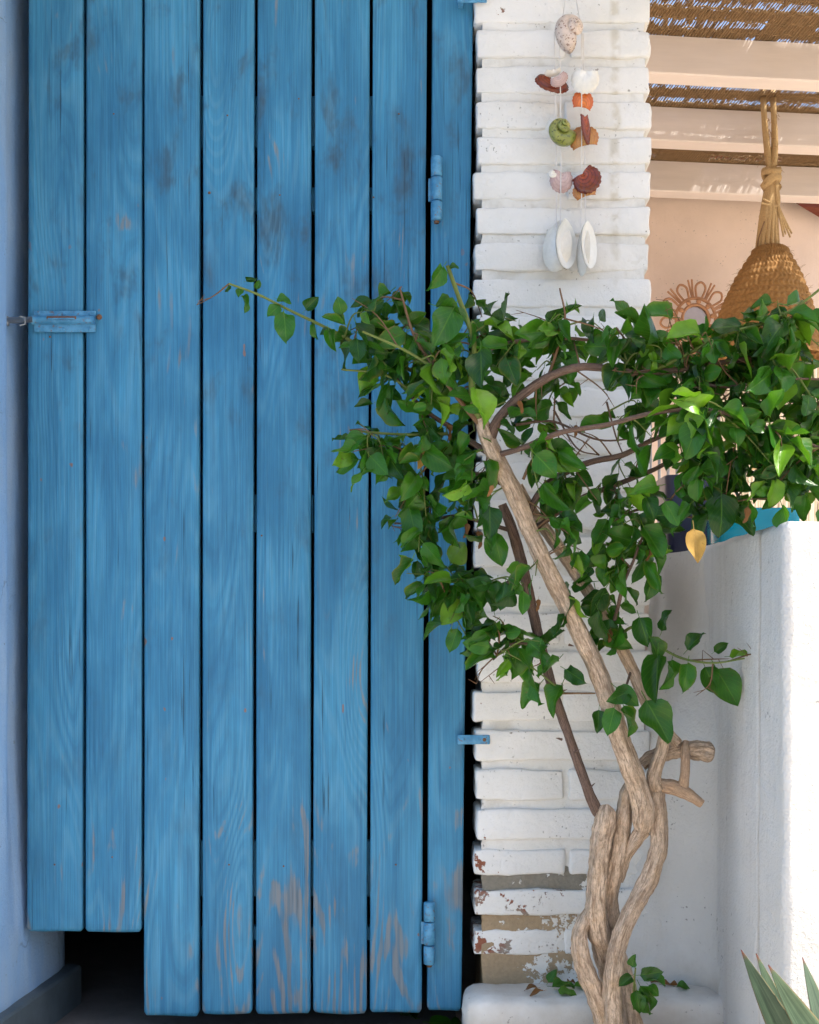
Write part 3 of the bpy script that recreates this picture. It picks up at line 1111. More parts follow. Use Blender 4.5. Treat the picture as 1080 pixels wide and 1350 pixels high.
# ------------------------------------------------------------------ things on the low wall
def open_pot(name, cx, cy, z0, w0, w1, h, wall, mat, root, depth=None):
    """square tapered open container, rim and inside built"""
    mb = MB()
    d0, d1 = (w0, w1) if depth is None else (depth * w0 / w1, depth)
    loops = [(w0 / 2, d0 / 2, 0), (w0 / 2 + .002, d0 / 2 + .002, .004), (w1 / 2, d1 / 2, h - .003), (w1 / 2 - .002, d1 / 2 - .002, h), (w1 / 2 - wall, d1 / 2 - wall, h), (w0 / 2 - wall, d0 / 2 - wall, wall)]
    vs, fs = [], []
    n = 24
    for (a, b_, z) in loops:
        for k in range(n):
            th = 2 * math.pi * k / n
            c_, s_ = math.cos(th), math.sin(th)
            e = .22
            vs.append((cx + a * math.copysign(abs(c_) ** e, c_), cy + b_ * math.copysign(abs(s_) ** e, s_), z0 + z))
    for i in range(len(loops) - 1):
        for k in range(n):
            fs.append((i * n + k, i * n + (k + 1) % n, (i + 1) * n + (k + 1) % n, (i + 1) * n + k))
    fs.append(tuple(range(n - 1, -1, -1))); fs.append(tuple((len(loops) - 1) * n + k for k in range(n)))
    mb.add(vs, fs)
    return mb.build(name, mat, root, True)


pot = empty('planter', (.575, .42, ZT))
tag(pot, 'dark navy square planter on the parapet beside the brick pier', 'planter')
open_pot('pot', .575, .42, ZT, .112, .132, .165, .008, M['navy'], pot)
mb = MB(); mb.add(*box(.525, .625, .37, .47, ZT + .13, ZT + .14)); mb.build('soil', M['soil'], pot, False)
tb = empty('glass_box', (.62, .13, ZT))
tag(tb, 'turquoise glass box on the parapet under the leaves', 'glass box')
open_pot('body', .624, .13, ZT, .140, .148, .072, .006, M['glass'], tb, depth=.12)

ch = empty('metal_rack', (.66, .8, ZT))
tag(ch, 'grey metal rack with thin upright bars behind the navy planter', 'rack')
y = .72
for (x, w) in ((.545, .004), (.565, .004), (.585, .004), (.605, .004), (.680, .004), (.70, .004)):
    mb = MB(); mb.add(*tube([Vector((x, y, ZT)), Vector((x, y, 1.20))], [.0035, .0035], 6)); mb.build('bar', M['grey_metal'], ch, True)
for x in (.518, .64):
    mb = MB(); mb.add(*box(x - .011, x + .011, y - .011, y + .011, ZT, 1.225)); mb.build('post', M['grey_metal'], ch, False)
for z in (.90, 1.20):
    mb = MB(); mb.add(*box(.531, .627, y - .008, y + .008, z, z + .018)); mb.build('rail', M['grey_metal'], ch, False)

# ------------------------------------------------------------------ the blue plank door
door = empty('plank_door', (-.27, .01, 0))
tag(door, 'tall weathered blue plank door with two short planks by the latch', 'door')
ZTOP = 2.06
# px edges at the top (y=0) and the bottom (y=1340)
edges = [((36.5, 110), (34.0, 108.5)), ((113, 187.5), (112, 186.5)), ((190, 264), (189.5, 262.5)), ((267.3, 336), (265.8, 332.5)),
         ((339, 411), (336.5, 409.5)), ((415, 488), (412.5, 484)), ((491, 563.5), (487, 556.5))]
bottoms = [1228.5, 1229.5, 1339.5, 1337.5, 1337.0, 1336.0, 1335.5]
wears = [.38, .80, .28, .80, 1.0, .78, .78]


def px_at(e, py, side):
    t = py / 1340.0
    return e[0][side] * (1 - t) + e[1][side] * t


def plank(name, e, zt, pyb, wear, parent, y0=0.0, thick=.024, mat=None, seed=0.0):
    zb = EYE - (pyb - HOR) * CAMD / F
    nz, nx = 70, 10
    mb = MB()
    vs, fs = [], []
    for i in range(nz + 1):
        tz = i / nz
        # cluster the rows near the foot so the corner can be rounded
        z = zb + (zt - zb) * (tz ** 1.35)
        py = HOR - (z - EYE) * F / CAMD
        xl = (px_at(e, py, 0) - 540) * CAMD / F
        xr = (px_at(e, py, 1) - 540) * CAMD / F
        wob = .0009 * vnoise((z, seed, 1), 2.2) + .0003 * vnoise((z, seed, 5), 14.0)
        dz = z - zb
        rc = .0035
        cut = 0.0
        if dz < rc: cut = rc - math.sqrt(max(0, rc * rc - (rc - dz) ** 2))
        xl += wob + cut + .0007; xr += wob * .7 - cut - .0007
        for k in range(nx + 1):
            s = k / nx
            sx = s
            # denser columns at the edges
            sx = .5 - .5 * math.cos(math.pi * s) if 0 < s < 1 else s
            x = xl + (xr - xl) * sx
            ed = min(sx, 1 - sx) * (xr - xl)
            rnd = 0.0 if ed > .003 else .0022 * (1 - ed / .003) ** 2
            cup = .0011 * (2 * sx - 1) ** 2
            yy = y0 + rnd + cup + .0006 * vnoise((x, z, seed), 6.0)
            zz = z
            if i == 0: zz += .0035 * vnoise((x, seed, 2), 14.0); yy += .002
            vs.append((x, yy, zz))
    W = nx + 1
    for i in range(nz):
        for k in range(nx):
            fs.append((i * W + k, i * W + k + 1, (i + 1) * W + k + 1, (i + 1) * W + k))
    nf = len(vs)
    # back
    ring = [k for k in range(W)] + [i * W + nx for i in range(1, nz + 1)] + [nz * W + k for k in range(nx - 1, -1, -1)] + [i * W for i in range(nz - 1, 0, -1)]
    for q in ring:
        p = vs[q]; vs.append((p[0], y0 + thick, p[2]))
    m_ = len(ring)
    for a in range(m_):
        fs.append((ring[a], nf + a, nf + (a + 1) % m_, ring[(a + 1) % m_]))
    fs.append(tuple(nf + a for a in range(m_ - 1, -1, -1)))
    mb.add(vs, fs)
    o = mb.build(name, mat or M['plank'], parent, True)
    for poly in o.data.polygons[nz * nx:]:
        poly.use_smooth = False
    o["wear"] = float(wear)
    return o


offs = [.0015, .0, -.0012, .001, .0006, -.0008, .0012]
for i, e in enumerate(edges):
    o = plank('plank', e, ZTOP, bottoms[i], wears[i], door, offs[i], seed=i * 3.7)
    if i in (0, 1): o["label"] = "short plank ending above the gap"
# battens behind the planks, showing through the gaps
def zpx(py): return EYE - (py - HOR) * CAMD / F


for (p0, p1, xa, xb) in ((118, 186, 186, 560), (240, 272, 300, 560), (1112, 1186, 36, 556), (1226, 1244, 262, 556), (650, 700, 330, 412)):
    x0, x1 = (xa - 540) * CAMD / F, (xb - 540) * CAMD / F
    mb = MB(); vs, fs = rounded_box((x1 - x0) / 2, .010, (zpx(p0) - zpx(p1)) / 2, .002, 3, 2, 2)
    mb.add(vs, fs); o = mb.build('batten', M['plank'], door, True, loc=((x0 + x1) / 2, .0365, (zpx(p0) + zpx(p1)) / 2), weld=1e-5)
    o["wear"] = .2

for (px, py, rr_) in ((394, 130, .0013), (369, 257, .0013), (453, 249, .0014), (458, 256, .0011), (492.5, 260, .0016), (276, 254, .0022), (66, 444, .0016), (210, 676, .0024), (345, 706, .0015), (150, 150, .0014), (148, 1130, .0014), (226, 150, .0013), (302, 1140, .0014), (300, 152, .0014), (374, 1142, .0014), (450, 1140, .0014), (522, 1140, .0014), (72, 1140, .0014), (526, 150, .0014)):
    vs, fs = rounded_box(rr_, rr_ * .5, rr_, rr_ * .45, 3, 2, 3)
    mb = MB(); mb.add(vs, fs); mb.build('nail', M['rust'], door, True, loc=((px - 540) * CAMD / F, .0004, zpx(py)), weld=1e-6)

# frame post on the hinge side with its wall straps
frame = empty('door_frame', ((595 - 540) * CAMD / F, .02, 0))
tag(frame, 'blue wooden frame post between the door and the bricks', 'door frame')
st = plank('post', ((569.5, 624.5), (562.5, 609.0)), 2.07, 1334.0, .55, frame, .006, .06, seed=41.0)


def screw(p, r, mat, parent, nrm=Vector((0, -1, 0))):
    mb = MB()
    vs, fs = [], []
    n = 10
    for (rr, h) in ((r, 0), (r * .92, r * .35), (r * .5, r * .55)):
        for k in range(n):
            a = 2 * math.pi * k / n
            vs.append((rr * math.cos(a), -h, rr * math.sin(a)))
    for i in range(2):
        for k in range(n):
            fs.append((i * n + k, i * n + (k + 1) % n, (i + 1) * n + (k + 1) % n, (i + 1) * n + k))
    fs.append(tuple(2 * n + k for k in range(n)))
    mb.add(vs, fs)
    return mb.build('screw', mat, parent, True, loc=p)


for (xa, xb, py, h) in ((603, 641, 5, 11), (602, 640, 437, 11), (603, 645, 974, 12)):
    x0, x1 = (xa - 540) * CAMD / F, (xb - 540) * CAMD / F
    hz = h * CAMD / F / 2
    mb = MB(); vs, fs = rounded_box((x1 - x0) / 2, .0014, hz, .0013, 8, 2, 3, .0006, 60, py)
    mb.add(vs, fs)
    sx = (x0 + x1) / 2
    s_ = mb.build('wall_strap', M['hardware'], frame, True, loc=(sx, -.0190, zpx(py)), weld=1e-5)
    mb = MB(); mb.add(*box(x0 + .002, x0 + .010, -.0180, .0075, zpx(py) - hz * .8, zpx(py) + hz * .8)); mb.build('strap_foot', M['hardware'], s_, False)
    for fx in (.17, .83):
        screw((x0 + (x1 - x0) * fx, -.0203, zpx(py)), .0034, M['hardware'] if fx < .5 else M['rust'], s_)


def hinge(px, p0, p1, D=CAMD):
    h = empty('hinge', (0, 0, 0)); h.parent = door; h.location = Vector(P(px, (p0 + p1) / 2, D)) - root_offset(door)
    ln = (p1 - p0) * D / F
    c = P(px, p0, D); c.y = -.010
    cuts = [0, .32, .69, 1.0]
    for k in range(3):
        za, zb_ = c.z - ln * cuts[k] - .0008, c.z - ln * cuts[k + 1] + .0008
        r = .0098
        prof_ = [(za, .0), (za, r * .82), (za - .0014, r), (zb_ + .0014, r), (zb_, r * .82), (zb_, 0)]
        vs, fs = [], []
        n_ = 20
        for (z, rr) in prof_:
            for a in range(n_):
                th = 2 * math.pi * a / n_
                vs.append((c.x + rr * math.cos(th), c.y + rr * math.sin(th), z))
        for i in range(len(prof_) - 1):
            for a in range(n_):
                fs.append((i * n_ + a, i * n_ + (a + 1) % n_, (i + 1) * n_ + (a + 1) % n_, (i + 1) * n_ + a))
        mb = MB(); mb.add(vs, fs); mb.build('knuckle', M['hardware'], h, True)
    # leaf plate tucked into the gap, and the pin end
    mb = MB(); mb.add(*box(c.x - .014, c.x - .004, -.006, -.003, c.z - ln * .68, c.z - ln * .33)); mb.build('leaf_plate', M['hardware'], h, False)
    mb = MB(); mb.add(*tube([Vector((c.x, c.y, c.z - ln)), Vector((c.x, c.y, c.z - ln - .004))], [.005, .004], 12)); mb.build('pin', M['rust'], h, True)


hinge(575.5, 209, 294)
hinge(566.0, 1187, 1270)

# slide bolt
sb = empty('slide_bolt', (0, 0, 0)); sb.parent = door; sb.location = Vector(P(86, 426, CAMD)) - root_offset(door)


def pxz(px, py, y):
    return Vector(((px - 540) * CAMD / F, y, zpx(py)))


x0, x1 = pxz(45.5, 0, 0).x, pxz(127, 0, 0).x
z1, z0 = zpx(410.5), zpx(438.5)
mb = MB(); vs, fs = rounded_box((x1 - x0) / 2, .0015, (z1 - z0) / 2, .0014, 8, 2, 4, .0005, 50, 2)
mb.add(vs, fs); mb.build('back_plate', M['hardware'], sb, True, loc=((x0 + x1) / 2, -.0030, (z0 + z1) / 2), weld=1e-5)
mb = MB()
zc = zpx(423.0); xb0, xb1 = pxz(43.5, 0, 0).x, pxz(127.5, 0, 0).x
vs, fs = [], []
xsb = np.linspace(xb0, xb1, 12)
for x in xsb:
    for a in np.linspace(0, math.pi, 13):
        vs.append((x, -.0042 - .0105 * math.sin(a) ** .75, zc + .0074 * math.cos(a)))
for i in range(len(xsb) - 1):
    for k in range(12):
        fs.append((i * 13 + k, i * 13 + k + 1, (i + 1) * 13 + k + 1, (i + 1) * 13 + k))
fs.append(tuple(range(13))); fs.append(tuple(range(11 * 13 + 12, 11 * 13 - 1, -1)))
mb.add(vs, fs); mb.build('barrel', M['hardware'], sb, True)
mb = MB(); vs, fs = rounded_box(.0255, .0018, .0026, .0012, 6, 2, 2); mb.add(vs, fs)
mb.build('slot', M['rust'], sb, True, loc=pxz(84, 421.5, -.0142), weld=1e-5)
mb = MB(); vs, fs = rounded_box(.023, .0030, .0011, .0008, 6, 2, 2); mb.add(vs, fs)
mb.build('slider', M['hardware'], sb, True, loc=pxz(84, 423, -.0150), weld=1e-5)
mb = MB(); mb.add(*tube([pxz(9, 424.5, -.010), pxz(11, 424.2, -.010), pxz(46, 423.2, -.010)], [.0038, .0056, .0056], 14))
mb.build('rod', M['steel'], sb, True)
mb = MB(); vs, fs = rounded_box(.005, .005, .0085, .004, 3, 3, 3); mb.add(vs, fs)
mb.build('rod_tip', M['steel'], sb, True, loc=pxz(11, 425, -.010), weld=1e-5)
for px in (52, 84.5, 119):
    for py in (415, 434.5):
        screw(pxz(px, py, -.0046), .0030, M['hardware'], sb)
screw(pxz(131, 418, .0), .0050, M['rust'], sb)
# staple in the wall where the rod lands
mb = MB(); c = pxz(7, 425, -.012)
mb.add(*tube([Vector((lw_x(-.012) - .003, -.012, c.z + .007)), Vector((lw_x(-.012) + .006, -.014, c.z + .004)), Vector((lw_x(-.012) + .006, -.014, c.z - .006)), Vector((lw_x(-.012) - .003, -.012, c.z - .008))], [.002] * 4, 8))
tag(mb.build('bolt_keeper', M['steel'], lwall, True))

# ------------------------------------------------------------------ shell wind chime
CD = 2.252
chime = empty('shell_wind_chime', P(752, -40, CD))
tag(chime, 'hanging wind chime of snail, fan and white oyster shells on threads', 'wind chime')
S = {}
S['white'] = mat_shell("white_shell", (.82, .80, .76), (.76, .73, .66), .22, .25)
S['pearl'] = mat_shell("pearl_shell", (.82, .84, .84), (.78, .80, .79), .12, .15)
S['brown'] = mat_shell("dark_brown_shell", (.34, .06, .015), (.15, .022, .007), .25, .7, .5, 0, (.03, .008, .006))
S['orange'] = mat_shell("orange_shell", (.70, .20, .03), (.55, .11, .015), .3, .7, .4, 0, (.30, .06, .02))
S['amber'] = mat_shell("amber_shell", (.58, .30, .08), (.42, .17, .04), .3, .7, .3, 0, (.25, .08, .02))
S['green'] = mat_shell("green_turban_shell", (.36, .34, .10), (.20, .24, .05), .3, .7, 0, .8, (.05, .06, .02))
S['speckle'] = mat_shell("speckled_moon_shell", (.66, .55, .47), (.60, .50, .44), .3, .7, 0, .75, (.20, .10, .07))
S['pink'] = mat_shell("pink_shell", (.55, .42, .40), (.42, .29, .28), .35, .7, .35, 0, (.28, .17, .17))


def fan_shell(name, c, w, h, mat, parent, rot=0.0, yaw=0.0, tilt=0.0, ribs=14, ribamp=.05, dome=.22, round_=1.0, edge=.03):
    """ribbed half shell, hinge at the top; w,h in metres"""
    NR, NT_ = 12, 44
    mb = MB()
    for layer in (0, 1):
        vs, fs, uvs = [], [], []
        for i in range(NR + 1):
            r = i / NR
            for j in range(NT_ + 1):
                th = math.pi * (-.06 + 1.12 * j / NT_)
                # fan: rays start from the hinge
                R = (.55 + .45 * math.sin(max(0, min(math.pi, th))) ** round_)
                wob = 1 + edge * math.sin(j * 2.1) * r
                x = -math.cos(th) * r * R * w * .5 * wob * (1.0 if r > 0 else 0)
                z = -math.sin(th) * r * R * h * wob
                d = dome * w * .5 * (1 - r ** 2) ** .5 * min(1, r * 2.4) ** .6
                rb = ribamp * w * .12 * math.sin(th * ribs) * r
                y = -(d + rb) if layer == 0 else -(d + rb) + w * .035
                vs.append(Vector((x, y, z))); uvs.append((j / NT_, r))
        mx = max(abs(p.x) for p in vs); z_lo = min(p.z for p in vs); z_hi = max(p.z for p in vs)
        vs = [Vector((p.x * w * .5 / mx, p.y, (p.z - z_lo) / (z_hi - z_lo) * h - h * .5)) for p in vs]
        for i in range(NR):
            for j in range(NT_):
                a = i * (NT_ + 1) + j
                fs.append((a, a + 1, a + NT_ + 2, a + NT_ + 1) if layer == 0 else (a, a + NT_ + 1, a + NT_ + 2, a + 1))
        mb.add(vs, fs, uvs)
    o = mb.build(name, mat, parent, True, loc=c)
    o.rotation_euler = (tilt, rot, yaw)
    return o


def oval_shell(name, c, w, h, mat, parent, rot=0.0, yaw=0.0, tilt=0.0, dome=.16):
    """smooth egg shaped valve with a small hinge ear at the top; a negative dome shows the hollow side"""
    NR, NT_ = 12, 40
    mb = MB()
    for layer in (0, 1):
        vs, fs, uvs = [], [], []
        for i in range(NR + 1):
            r = i / NR
            for j in range(NT_ + 1):
                th = 2 * math.pi * j / NT_
                cx_, sz_ = math.cos(th), math.sin(th)
                egg = 1 - .22 * max(0, sz_) ** 2
                ear = .07 * math.exp(-((th - math.pi / 2) / .22) ** 2)
                wob = 1 + .018 * vnoise((cx_ * 2, sz_ * 2, w * 300), 1.3)
                y = -dome * w * (1 - r * r) + .006 * w * math.sin(r * 26) * r + (.022 * w if layer else 0)
                vs.append(Vector((w / 2 * r * cx_ * egg * wob, y, h / 2 * r * (sz_ + ear * r) * wob))); uvs.append((j / NT_, r))
        for i in range(NR):
            for j in range(NT_):
                a = i * (NT_ + 1) + j
                fs.append((a, a + 1, a + NT_ + 2, a + NT_ + 1) if layer == 0 else (a, a + NT_ + 1, a + NT_ + 2, a + 1))
        mb.add(vs, fs, uvs)
    o = mb.build(name, mat, parent, True, loc=c)
    o.rotation_euler = (tilt, rot, yaw)
    return o


def snail_shell(name, c, size, mat, parent, rot=(0, 0, 0), turns=3.0, spire=.75, flare=1.0):
    n, seg = 70, 14
    vs, fs, uvs = [], [], []
    for i in range(n + 1):
        t = i / n
        a = t * turns * 2 * math.pi
        g = math.exp(-2.35 * (1 - t))
        R = .42 * g
        r = .40 * g * (1 + .18 * flare * max(0, (t - .9) / .1) ** 2)
        cz = spire * (1 - g) - .1
        cen = Vector((R * math.cos(a), R * math.sin(a), cz))
        for j in range(seg + 1):
            b_ = 2 * math.pi * j / seg
            d = Vector((math.cos(a), math.sin(a), 0)) * math.cos(b_) + Vector((0, 0, 1)) * math.sin(b_)
            vs.append((cen + d * r) * size); uvs.append((j / seg, t * 3 % 1.0))
    w = seg + 1
    for i in range(n):
        for j in range(seg):
            fs.append((i * w + j, (i + 1) * w + j, (i + 1) * w + j + 1, i * w + j + 1))
    # recessed mouth
    c0 = len(vs)
    t_ = turns * 2 * math.pi
    cen = Vector((.42 * math.cos(t_), .42 * math.sin(t_), -.1)) * size
    back = cen - Vector((-math.sin(t_), math.cos(t_), 0)) * size * .25
    vs.append(back); uvs.append((.5, 0))
    for j in range(seg):
        fs.append((n * w + j, c0, n * w + j + 1))
    mb = MB(); mb.add(vs, fs, uvs)
    o = mb.build(name, mat, parent, True, loc=c)
    o.rotation_euler = rot
    return o


k = CD / F
R_ = math.radians
# top moon snail with its mouth turned to the viewer
snail_shell('moon_shell', P(751, 40, CD - .014), .042, S['speckle'], chime, (R_(30), R_(78), R_(-35)), 3.0, .8)
fan_shell('shell', P(728, 112, CD), 48 * k, 24 * k, S['brown'], chime, rot=R_(8), yaw=R_(15), tilt=R_(-25), ribs=9)
fan_shell('shell', P(729, 96, CD - .006), 24 * k, 12 * k, S['white'], chime, rot=R_(-14), yaw=R_(10), tilt=R_(50))
fan_shell('shell', P(738, 106, CD - .02), 25 * k, 15 * k, S['pink'], chime, rot=R_(-28), yaw=R_(-10), tilt=R_(20))
fan_shell('shell', P(771, 108, CD - .012), 37 * k, 31 * k, S['white'], chime, rot=R_(10), yaw=R_(-8), tilt=R_(8))
fan_shell('shell', P(769, 131, CD), 29 * k, 26 * k, S['orange'], chime, rot=R_(180 + 8), yaw=R_(10), ribs=11, ribamp=.09)
snail_shell('turban_shell', P(737, 175, CD - .005), .036, S['green'], chime, (R_(35), R_(70), R_(-40)), 3.2, 1.1)
fan_shell('shell', P(729, 169, CD + .012), 20 * k, 20 * k, S['white'], chime, rot=R_(20))
fan_shell('shell', P(769, 180, CD), 40 * k, 30 * k, S['amber'], chime, rot=R_(170), yaw=R_(-10), ribs=10)
fan_shell('shell', P(773, 171, CD - .012), 17 * k, 40 * k, S['brown'], chime, rot=R_(-12), yaw=R_(40), ribs=8)
snail_shell('turban_shell', P(728, 230, CD), .013, S['white'], chime, (R_(60), 0, 0))
fan_shell('shell', P(740, 240, CD), 32 * k, 30 * k, S['pink'], chime, rot=R_(5), yaw=R_(8), ribs=16, ribamp=.07, round_=.8)
fan_shell('shell', P(776, 239, CD - .008), 38 * k, 32 * k, S['brown'], chime, rot=R_(-38), yaw=R_(-15), ribs=12, ribamp=.08)
fan_shell('shell', P(770, 250, CD + .006), 34 * k, 22 * k, S['amber'], chime, rot=R_(160), yaw=R_(12), ribs=9)
oval_shell('oyster_shell', P(735, 325, CD + .006), 40 * k, 66 * k, S['white'], chime, rot=R_(7), yaw=R_(-22), dome=.20)
oval_shell('oyster_shell', P(747, 322, CD - .010), 42 * k, 62 * k, S['pearl'], chime, rot=R_(-7), yaw=R_(44), tilt=R_(4), dome=-.18)
oval_shell('oyster_shell', P(777, 323, CD - .006), 34 * k, 60 * k, S['pearl'], chime, rot=R_(-6), yaw=R_(46), dome=-.16)
oval_shell('oyster_shell', P(769, 331, CD + .008), 30 * k, 66 * k, S['white'], chime, rot=R_(4), yaw=R_(-62), dome=.18)
hook = P(752, -45, CD)
for pts in ([hook, P(742, 22, CD)], [hook, P(764, 24, CD)], [P(731, 42, CD), P(733, 180, CD), P(734, 300, CD)], [P(738, 60, CD - .004), P(740, 180, CD - .004), P(739, 300, CD - .004)],
            [P(769, 44, CD), P(771, 180, CD), P(772, 300, CD)], [P(767, 44, CD - .004), P(767, 250, CD - .004), P(766, 300, CD - .004)]):
    mb = MB(); mb.add(*tube(pts, [.0010] * len(pts), 5)); mb.build('thread', M['thread'], chime, True)
mb = MB(); mb.add(*spline_tube([Vector((hook.x, .0, hook.z + .012)), Vector((hook.x, -.03, hook.z + .008)), hook + Vector((0, -.004, 0)), hook + Vector((0, -.012, .008))], [.0022] * 4, 8, 5))
mb.build('hook', M['rust'], chime, True)

# ------------------------------------------------------------------ the tree
tree = empty('bougainvillea', P(808, 1425, 2.1) * Vector((1, 1, 0)) if False else Vector((.325, -.2, 0)))
tag(tree, 'gnarled leafy bougainvillea with a twisted multi-stem trunk before the pier', 'tree')
DT = 2.085
mm = DT / F       # metres per photo pixel at the trunk


def trunk(name, pts, rad, mat, seg=26, n_per=16, amp=.17, ridge=.07, sc=40, seed=0.0, nridge=5):
    """pts: (px, py, depth offset); rad: radius in photo pixels"""
    rad = [r * .95 for r in rad]
    mb = MB()
    P3 = [P(a, b_, DT + d) for (a, b_, d) in pts]
    mb.add(*spline_tube(P3, [r * mm for r in rad], seg, n_per, amp=amp, sc=sc, seed=seed, ridge=ridge, nridge=nridge))
    return mb.build(name, mat, tree, True)


trunk('stem', [(801, 1064, .002), (800, 1069, .0), (797, 1090, .0), (791, 1118, .0), (788, 1160, .0), (786, 1195, -.002), (789, 1225, .0), (797, 1262, .02), (806, 1300, .04), (812, 1360, .05), (815, 1430, .05)], [6, 13, 14.5, 13.5, 13.5, 14, 15, 14, 14, 15, 18], M['bark'], seed=1)
trunk('stem', [(779, 1196, .004), (770, 1216, -.004), (764, 1240, -.012), (769, 1268, -.016), (781, 1300, -.016), (794, 1336, -.014), (802, 1370, -.01), (806, 1430, -.01)], [6, 10, 12, 12.5, 13, 13.5, 14, 17], M['bark'], seed=2)
trunk('stem', [(834, 1022, .02), (826, 1046, .014), (822, 1075, .012), (819, 1105, .012), (812, 1140, .014), (805, 1175, .022), (804, 1212, .032), (812, 1250, .036), (824, 1288, .036), (832, 1325, .03), (837, 1370, .02), (838, 1430, .02)], [4, 9, 11.5, 12.5, 13, 12.5, 12, 12, 12.5, 13, 14, 17], M['bark'], seed=3)
trunk('stem', [(866, 1022, .006), (866, 1046, .004), (869, 1080, .004), (868, 1118, .0), (858, 1150, -.006), (852, 1166, -.01), (838, 1190, -.018), (822, 1226, -.026), (811, 1268, -.03), (808, 1310, -.03), (810, 1365, -.028), (812, 1430, -.02)], [6, 10.5, 12, 12.5, 12.5, 13.2, 12, 12, 12.5, 13, 14, 17], M['bark'], seed=4, amp=.15)
# the main leaning stem
main_pts = [(846, 1099, .004), (848, 1082, -.004), (847, 1060, -.010), (838, 1030, -.014), (829, 1005, -.016), (818, 975, -.018), (804, 930, -.020), (787, 882, -.022), (762, 830, -.026), (736, 776, -.03), (715, 735, -.034), (700, 703, -.036), (680, 655, -.04), (660, 616, -.045), (643, 580, -.05), (634, 552, -.052)]
trunk('main_stem', main_pts, [9, 14.5, 15, 14.5, 14, 14, 13.5, 12.5, 12, 12, 11.5, 11, 12, 11.5, 11, 8], M['bark'], seed=5, amp=.10, n_per=10)
trunk('stem', [(847, 1094, .002), (838, 1108, .006), (826, 1128, .012), (814, 1160, .02)], [11, 9, 8, 8], M['bark'], seed=6)
trunk('cut_stub', [(866, 1040, .002), (862, 1026, -.002), (866, 1008, -.004), (873, 988, -.006), (879, 960, -.006)], [11, 10, 9.2, 9, 8.6], M['bark'], seed=7, amp=.08)
trunk('cut_branch', [(846, 1008, .022), (858, 1000, .02), (876, 994, .02), (900, 989, .02), (922, 989, .018), (936, 992, .016), (941, 993, .016)], [9, 10, 10, 11, 14, 13, 8], M['bark'], seed=8, amp=.24, sc=60)
trunk('cut_stub', [(904, 978, .014), (904, 986, .006), (904, 1000, .0), (903, 1020, -.002), (900, 1040, .0)], [4.6, 6.0, 6.6, 6.8, 9], M['bark_cut'], seed=9, amp=.12, ridge=.02)
trunk('cut_stub', [(858, 1030, .010), (874, 1036, .004), (886, 1038, .002), (900, 1044, -.002), (913, 1051, -.006), (926, 1060, -.008)], [7, 9.5, 10, 9.5, 7.6, 6], M['bark_cut'], seed=10, amp=.14, ridge=.02)
trunk('stem', [(892, 981, .018), (872, 957, .014), (852, 925, .012), (832, 880, .010), (806, 830, .008), (782, 790, .004), (755, 748, .0), (725, 705, -.004), (700, 672, -.008), (684, 640, -.01)], [9, 9, 8.5, 8.5, 8.5, 8.5, 9, 8.5, 8, 6], M['bark'], seed=11, amp=.08)
trunk('young_stem', [(796, 1078, .004), (787, 1068, .004), (776, 1044, .004), (762, 1005, .006), (748, 965, .01), (734, 925, .014), (722, 885, .016), (710, 838, .018), (698, 785, .018), (686, 735, .016), (674, 695, .012), (662, 665, .01)], [9, 8.2, 7.2, 6.6, 6.6, 6.8, 6.8, 7, 7.6, 7.8, 7.4, 6], M['bark_young'], seed=12, amp=.07, ridge=.03)
for (a, b_, dx, dy, d) in ((741, 975, -8, -2, .006), (757, 992, 8, -4, 0), (738, 912, 10, -3, 0), (776, 1040, 9, -8, 0), (704, 800, -6, -4, 0), (750, 850, 7, 2, -.02)):
    mb = MB(); p0 = P(a, b_, DT + d); p1 = P(a + dx, b_ + dy, DT + d - .004)
    mb.add(*tube([p0, p0 * .5 + p1 * .5, p1], [.0022, .0014, .0003], 6)); mb.build('thorn', M['bark_young'], tree, True)

branch_pts = []         # attachment points for twigs
for (a, b_, d) in main_pts[8:]:
    branch_pts.append(P(a, b_, DT + d))


def branch(pts, r0, r1, mat='bark_young', seed=0.0, attach=True, name='branch', seg=10):
    """pts as (px, py, depth)"""
    P3 = [P(*p) for p in pts]
    n_ = len(P3)
    mb = MB()
    rad = [(r0 + (r1 - r0) * i / (n_ - 1)) * mm for i in range(n_)]
    mb.add(*spline_tube(P3, rad, seg, 8, amp=.10, sc=50, seed=seed, ridge=.03))
    mb.build(name, M[mat], tree, True)
    if attach:
        pp, _ = catmull(P3, rad, 4)
        branch_pts.extend(pp)


branch([(645, 590, 2.035), (652, 562, 2.03), (672, 535, 2.02), (700, 512, 2.0), (730, 494, 1.98), (765, 484, 1.97), (800, 486, 1.96), (840, 492, 1.95), (890, 488, 1.94), (950, 478, 1.94), (1010, 470, 1.95)], 7, 3, seed=1)
branch([(640, 575, 2.035), (628, 545, 2.03), (622, 510, 2.02), (626, 470, 2.01), (622, 440, 2.0), (606, 395, 1.99), (590, 350, 1.98)], 5.5, 2.4, 'twig', seed=2)
branch([(650, 600, 2.04), (625, 585, 2.06), (600, 566, 2.08), (570, 548, 2.09), (540, 520, 2.1), (500, 470, 2.1)], 4.5, 1.8, seed=3)
branch([(690, 690, 2.05), (720, 640, 2.06), (770, 612, 2.06), (820, 600, 2.05), (860, 580, 2.04), (910, 560, 2.02), (980, 540, 2.0), (1070, 540, 1.98)], 5, 2, seed=4)
branch([(700, 700, 2.07), (760, 660, 2.08), (810, 640, 2.08), (860, 620, 2.07), (900, 602, 2.06), (960, 600, 2.03), (1040, 610, 2.0)], 4.2, 1.8, seed=5)
branch([(655, 600, 2.04), (690, 590, 2.0), (740, 570, 1.96), (800, 560, 1.93), (860, 545, 1.90), (930, 540, 1.88), (1000, 560, 1.88), (1080, 590, 1.88)], 4, 1.8, seed=6)
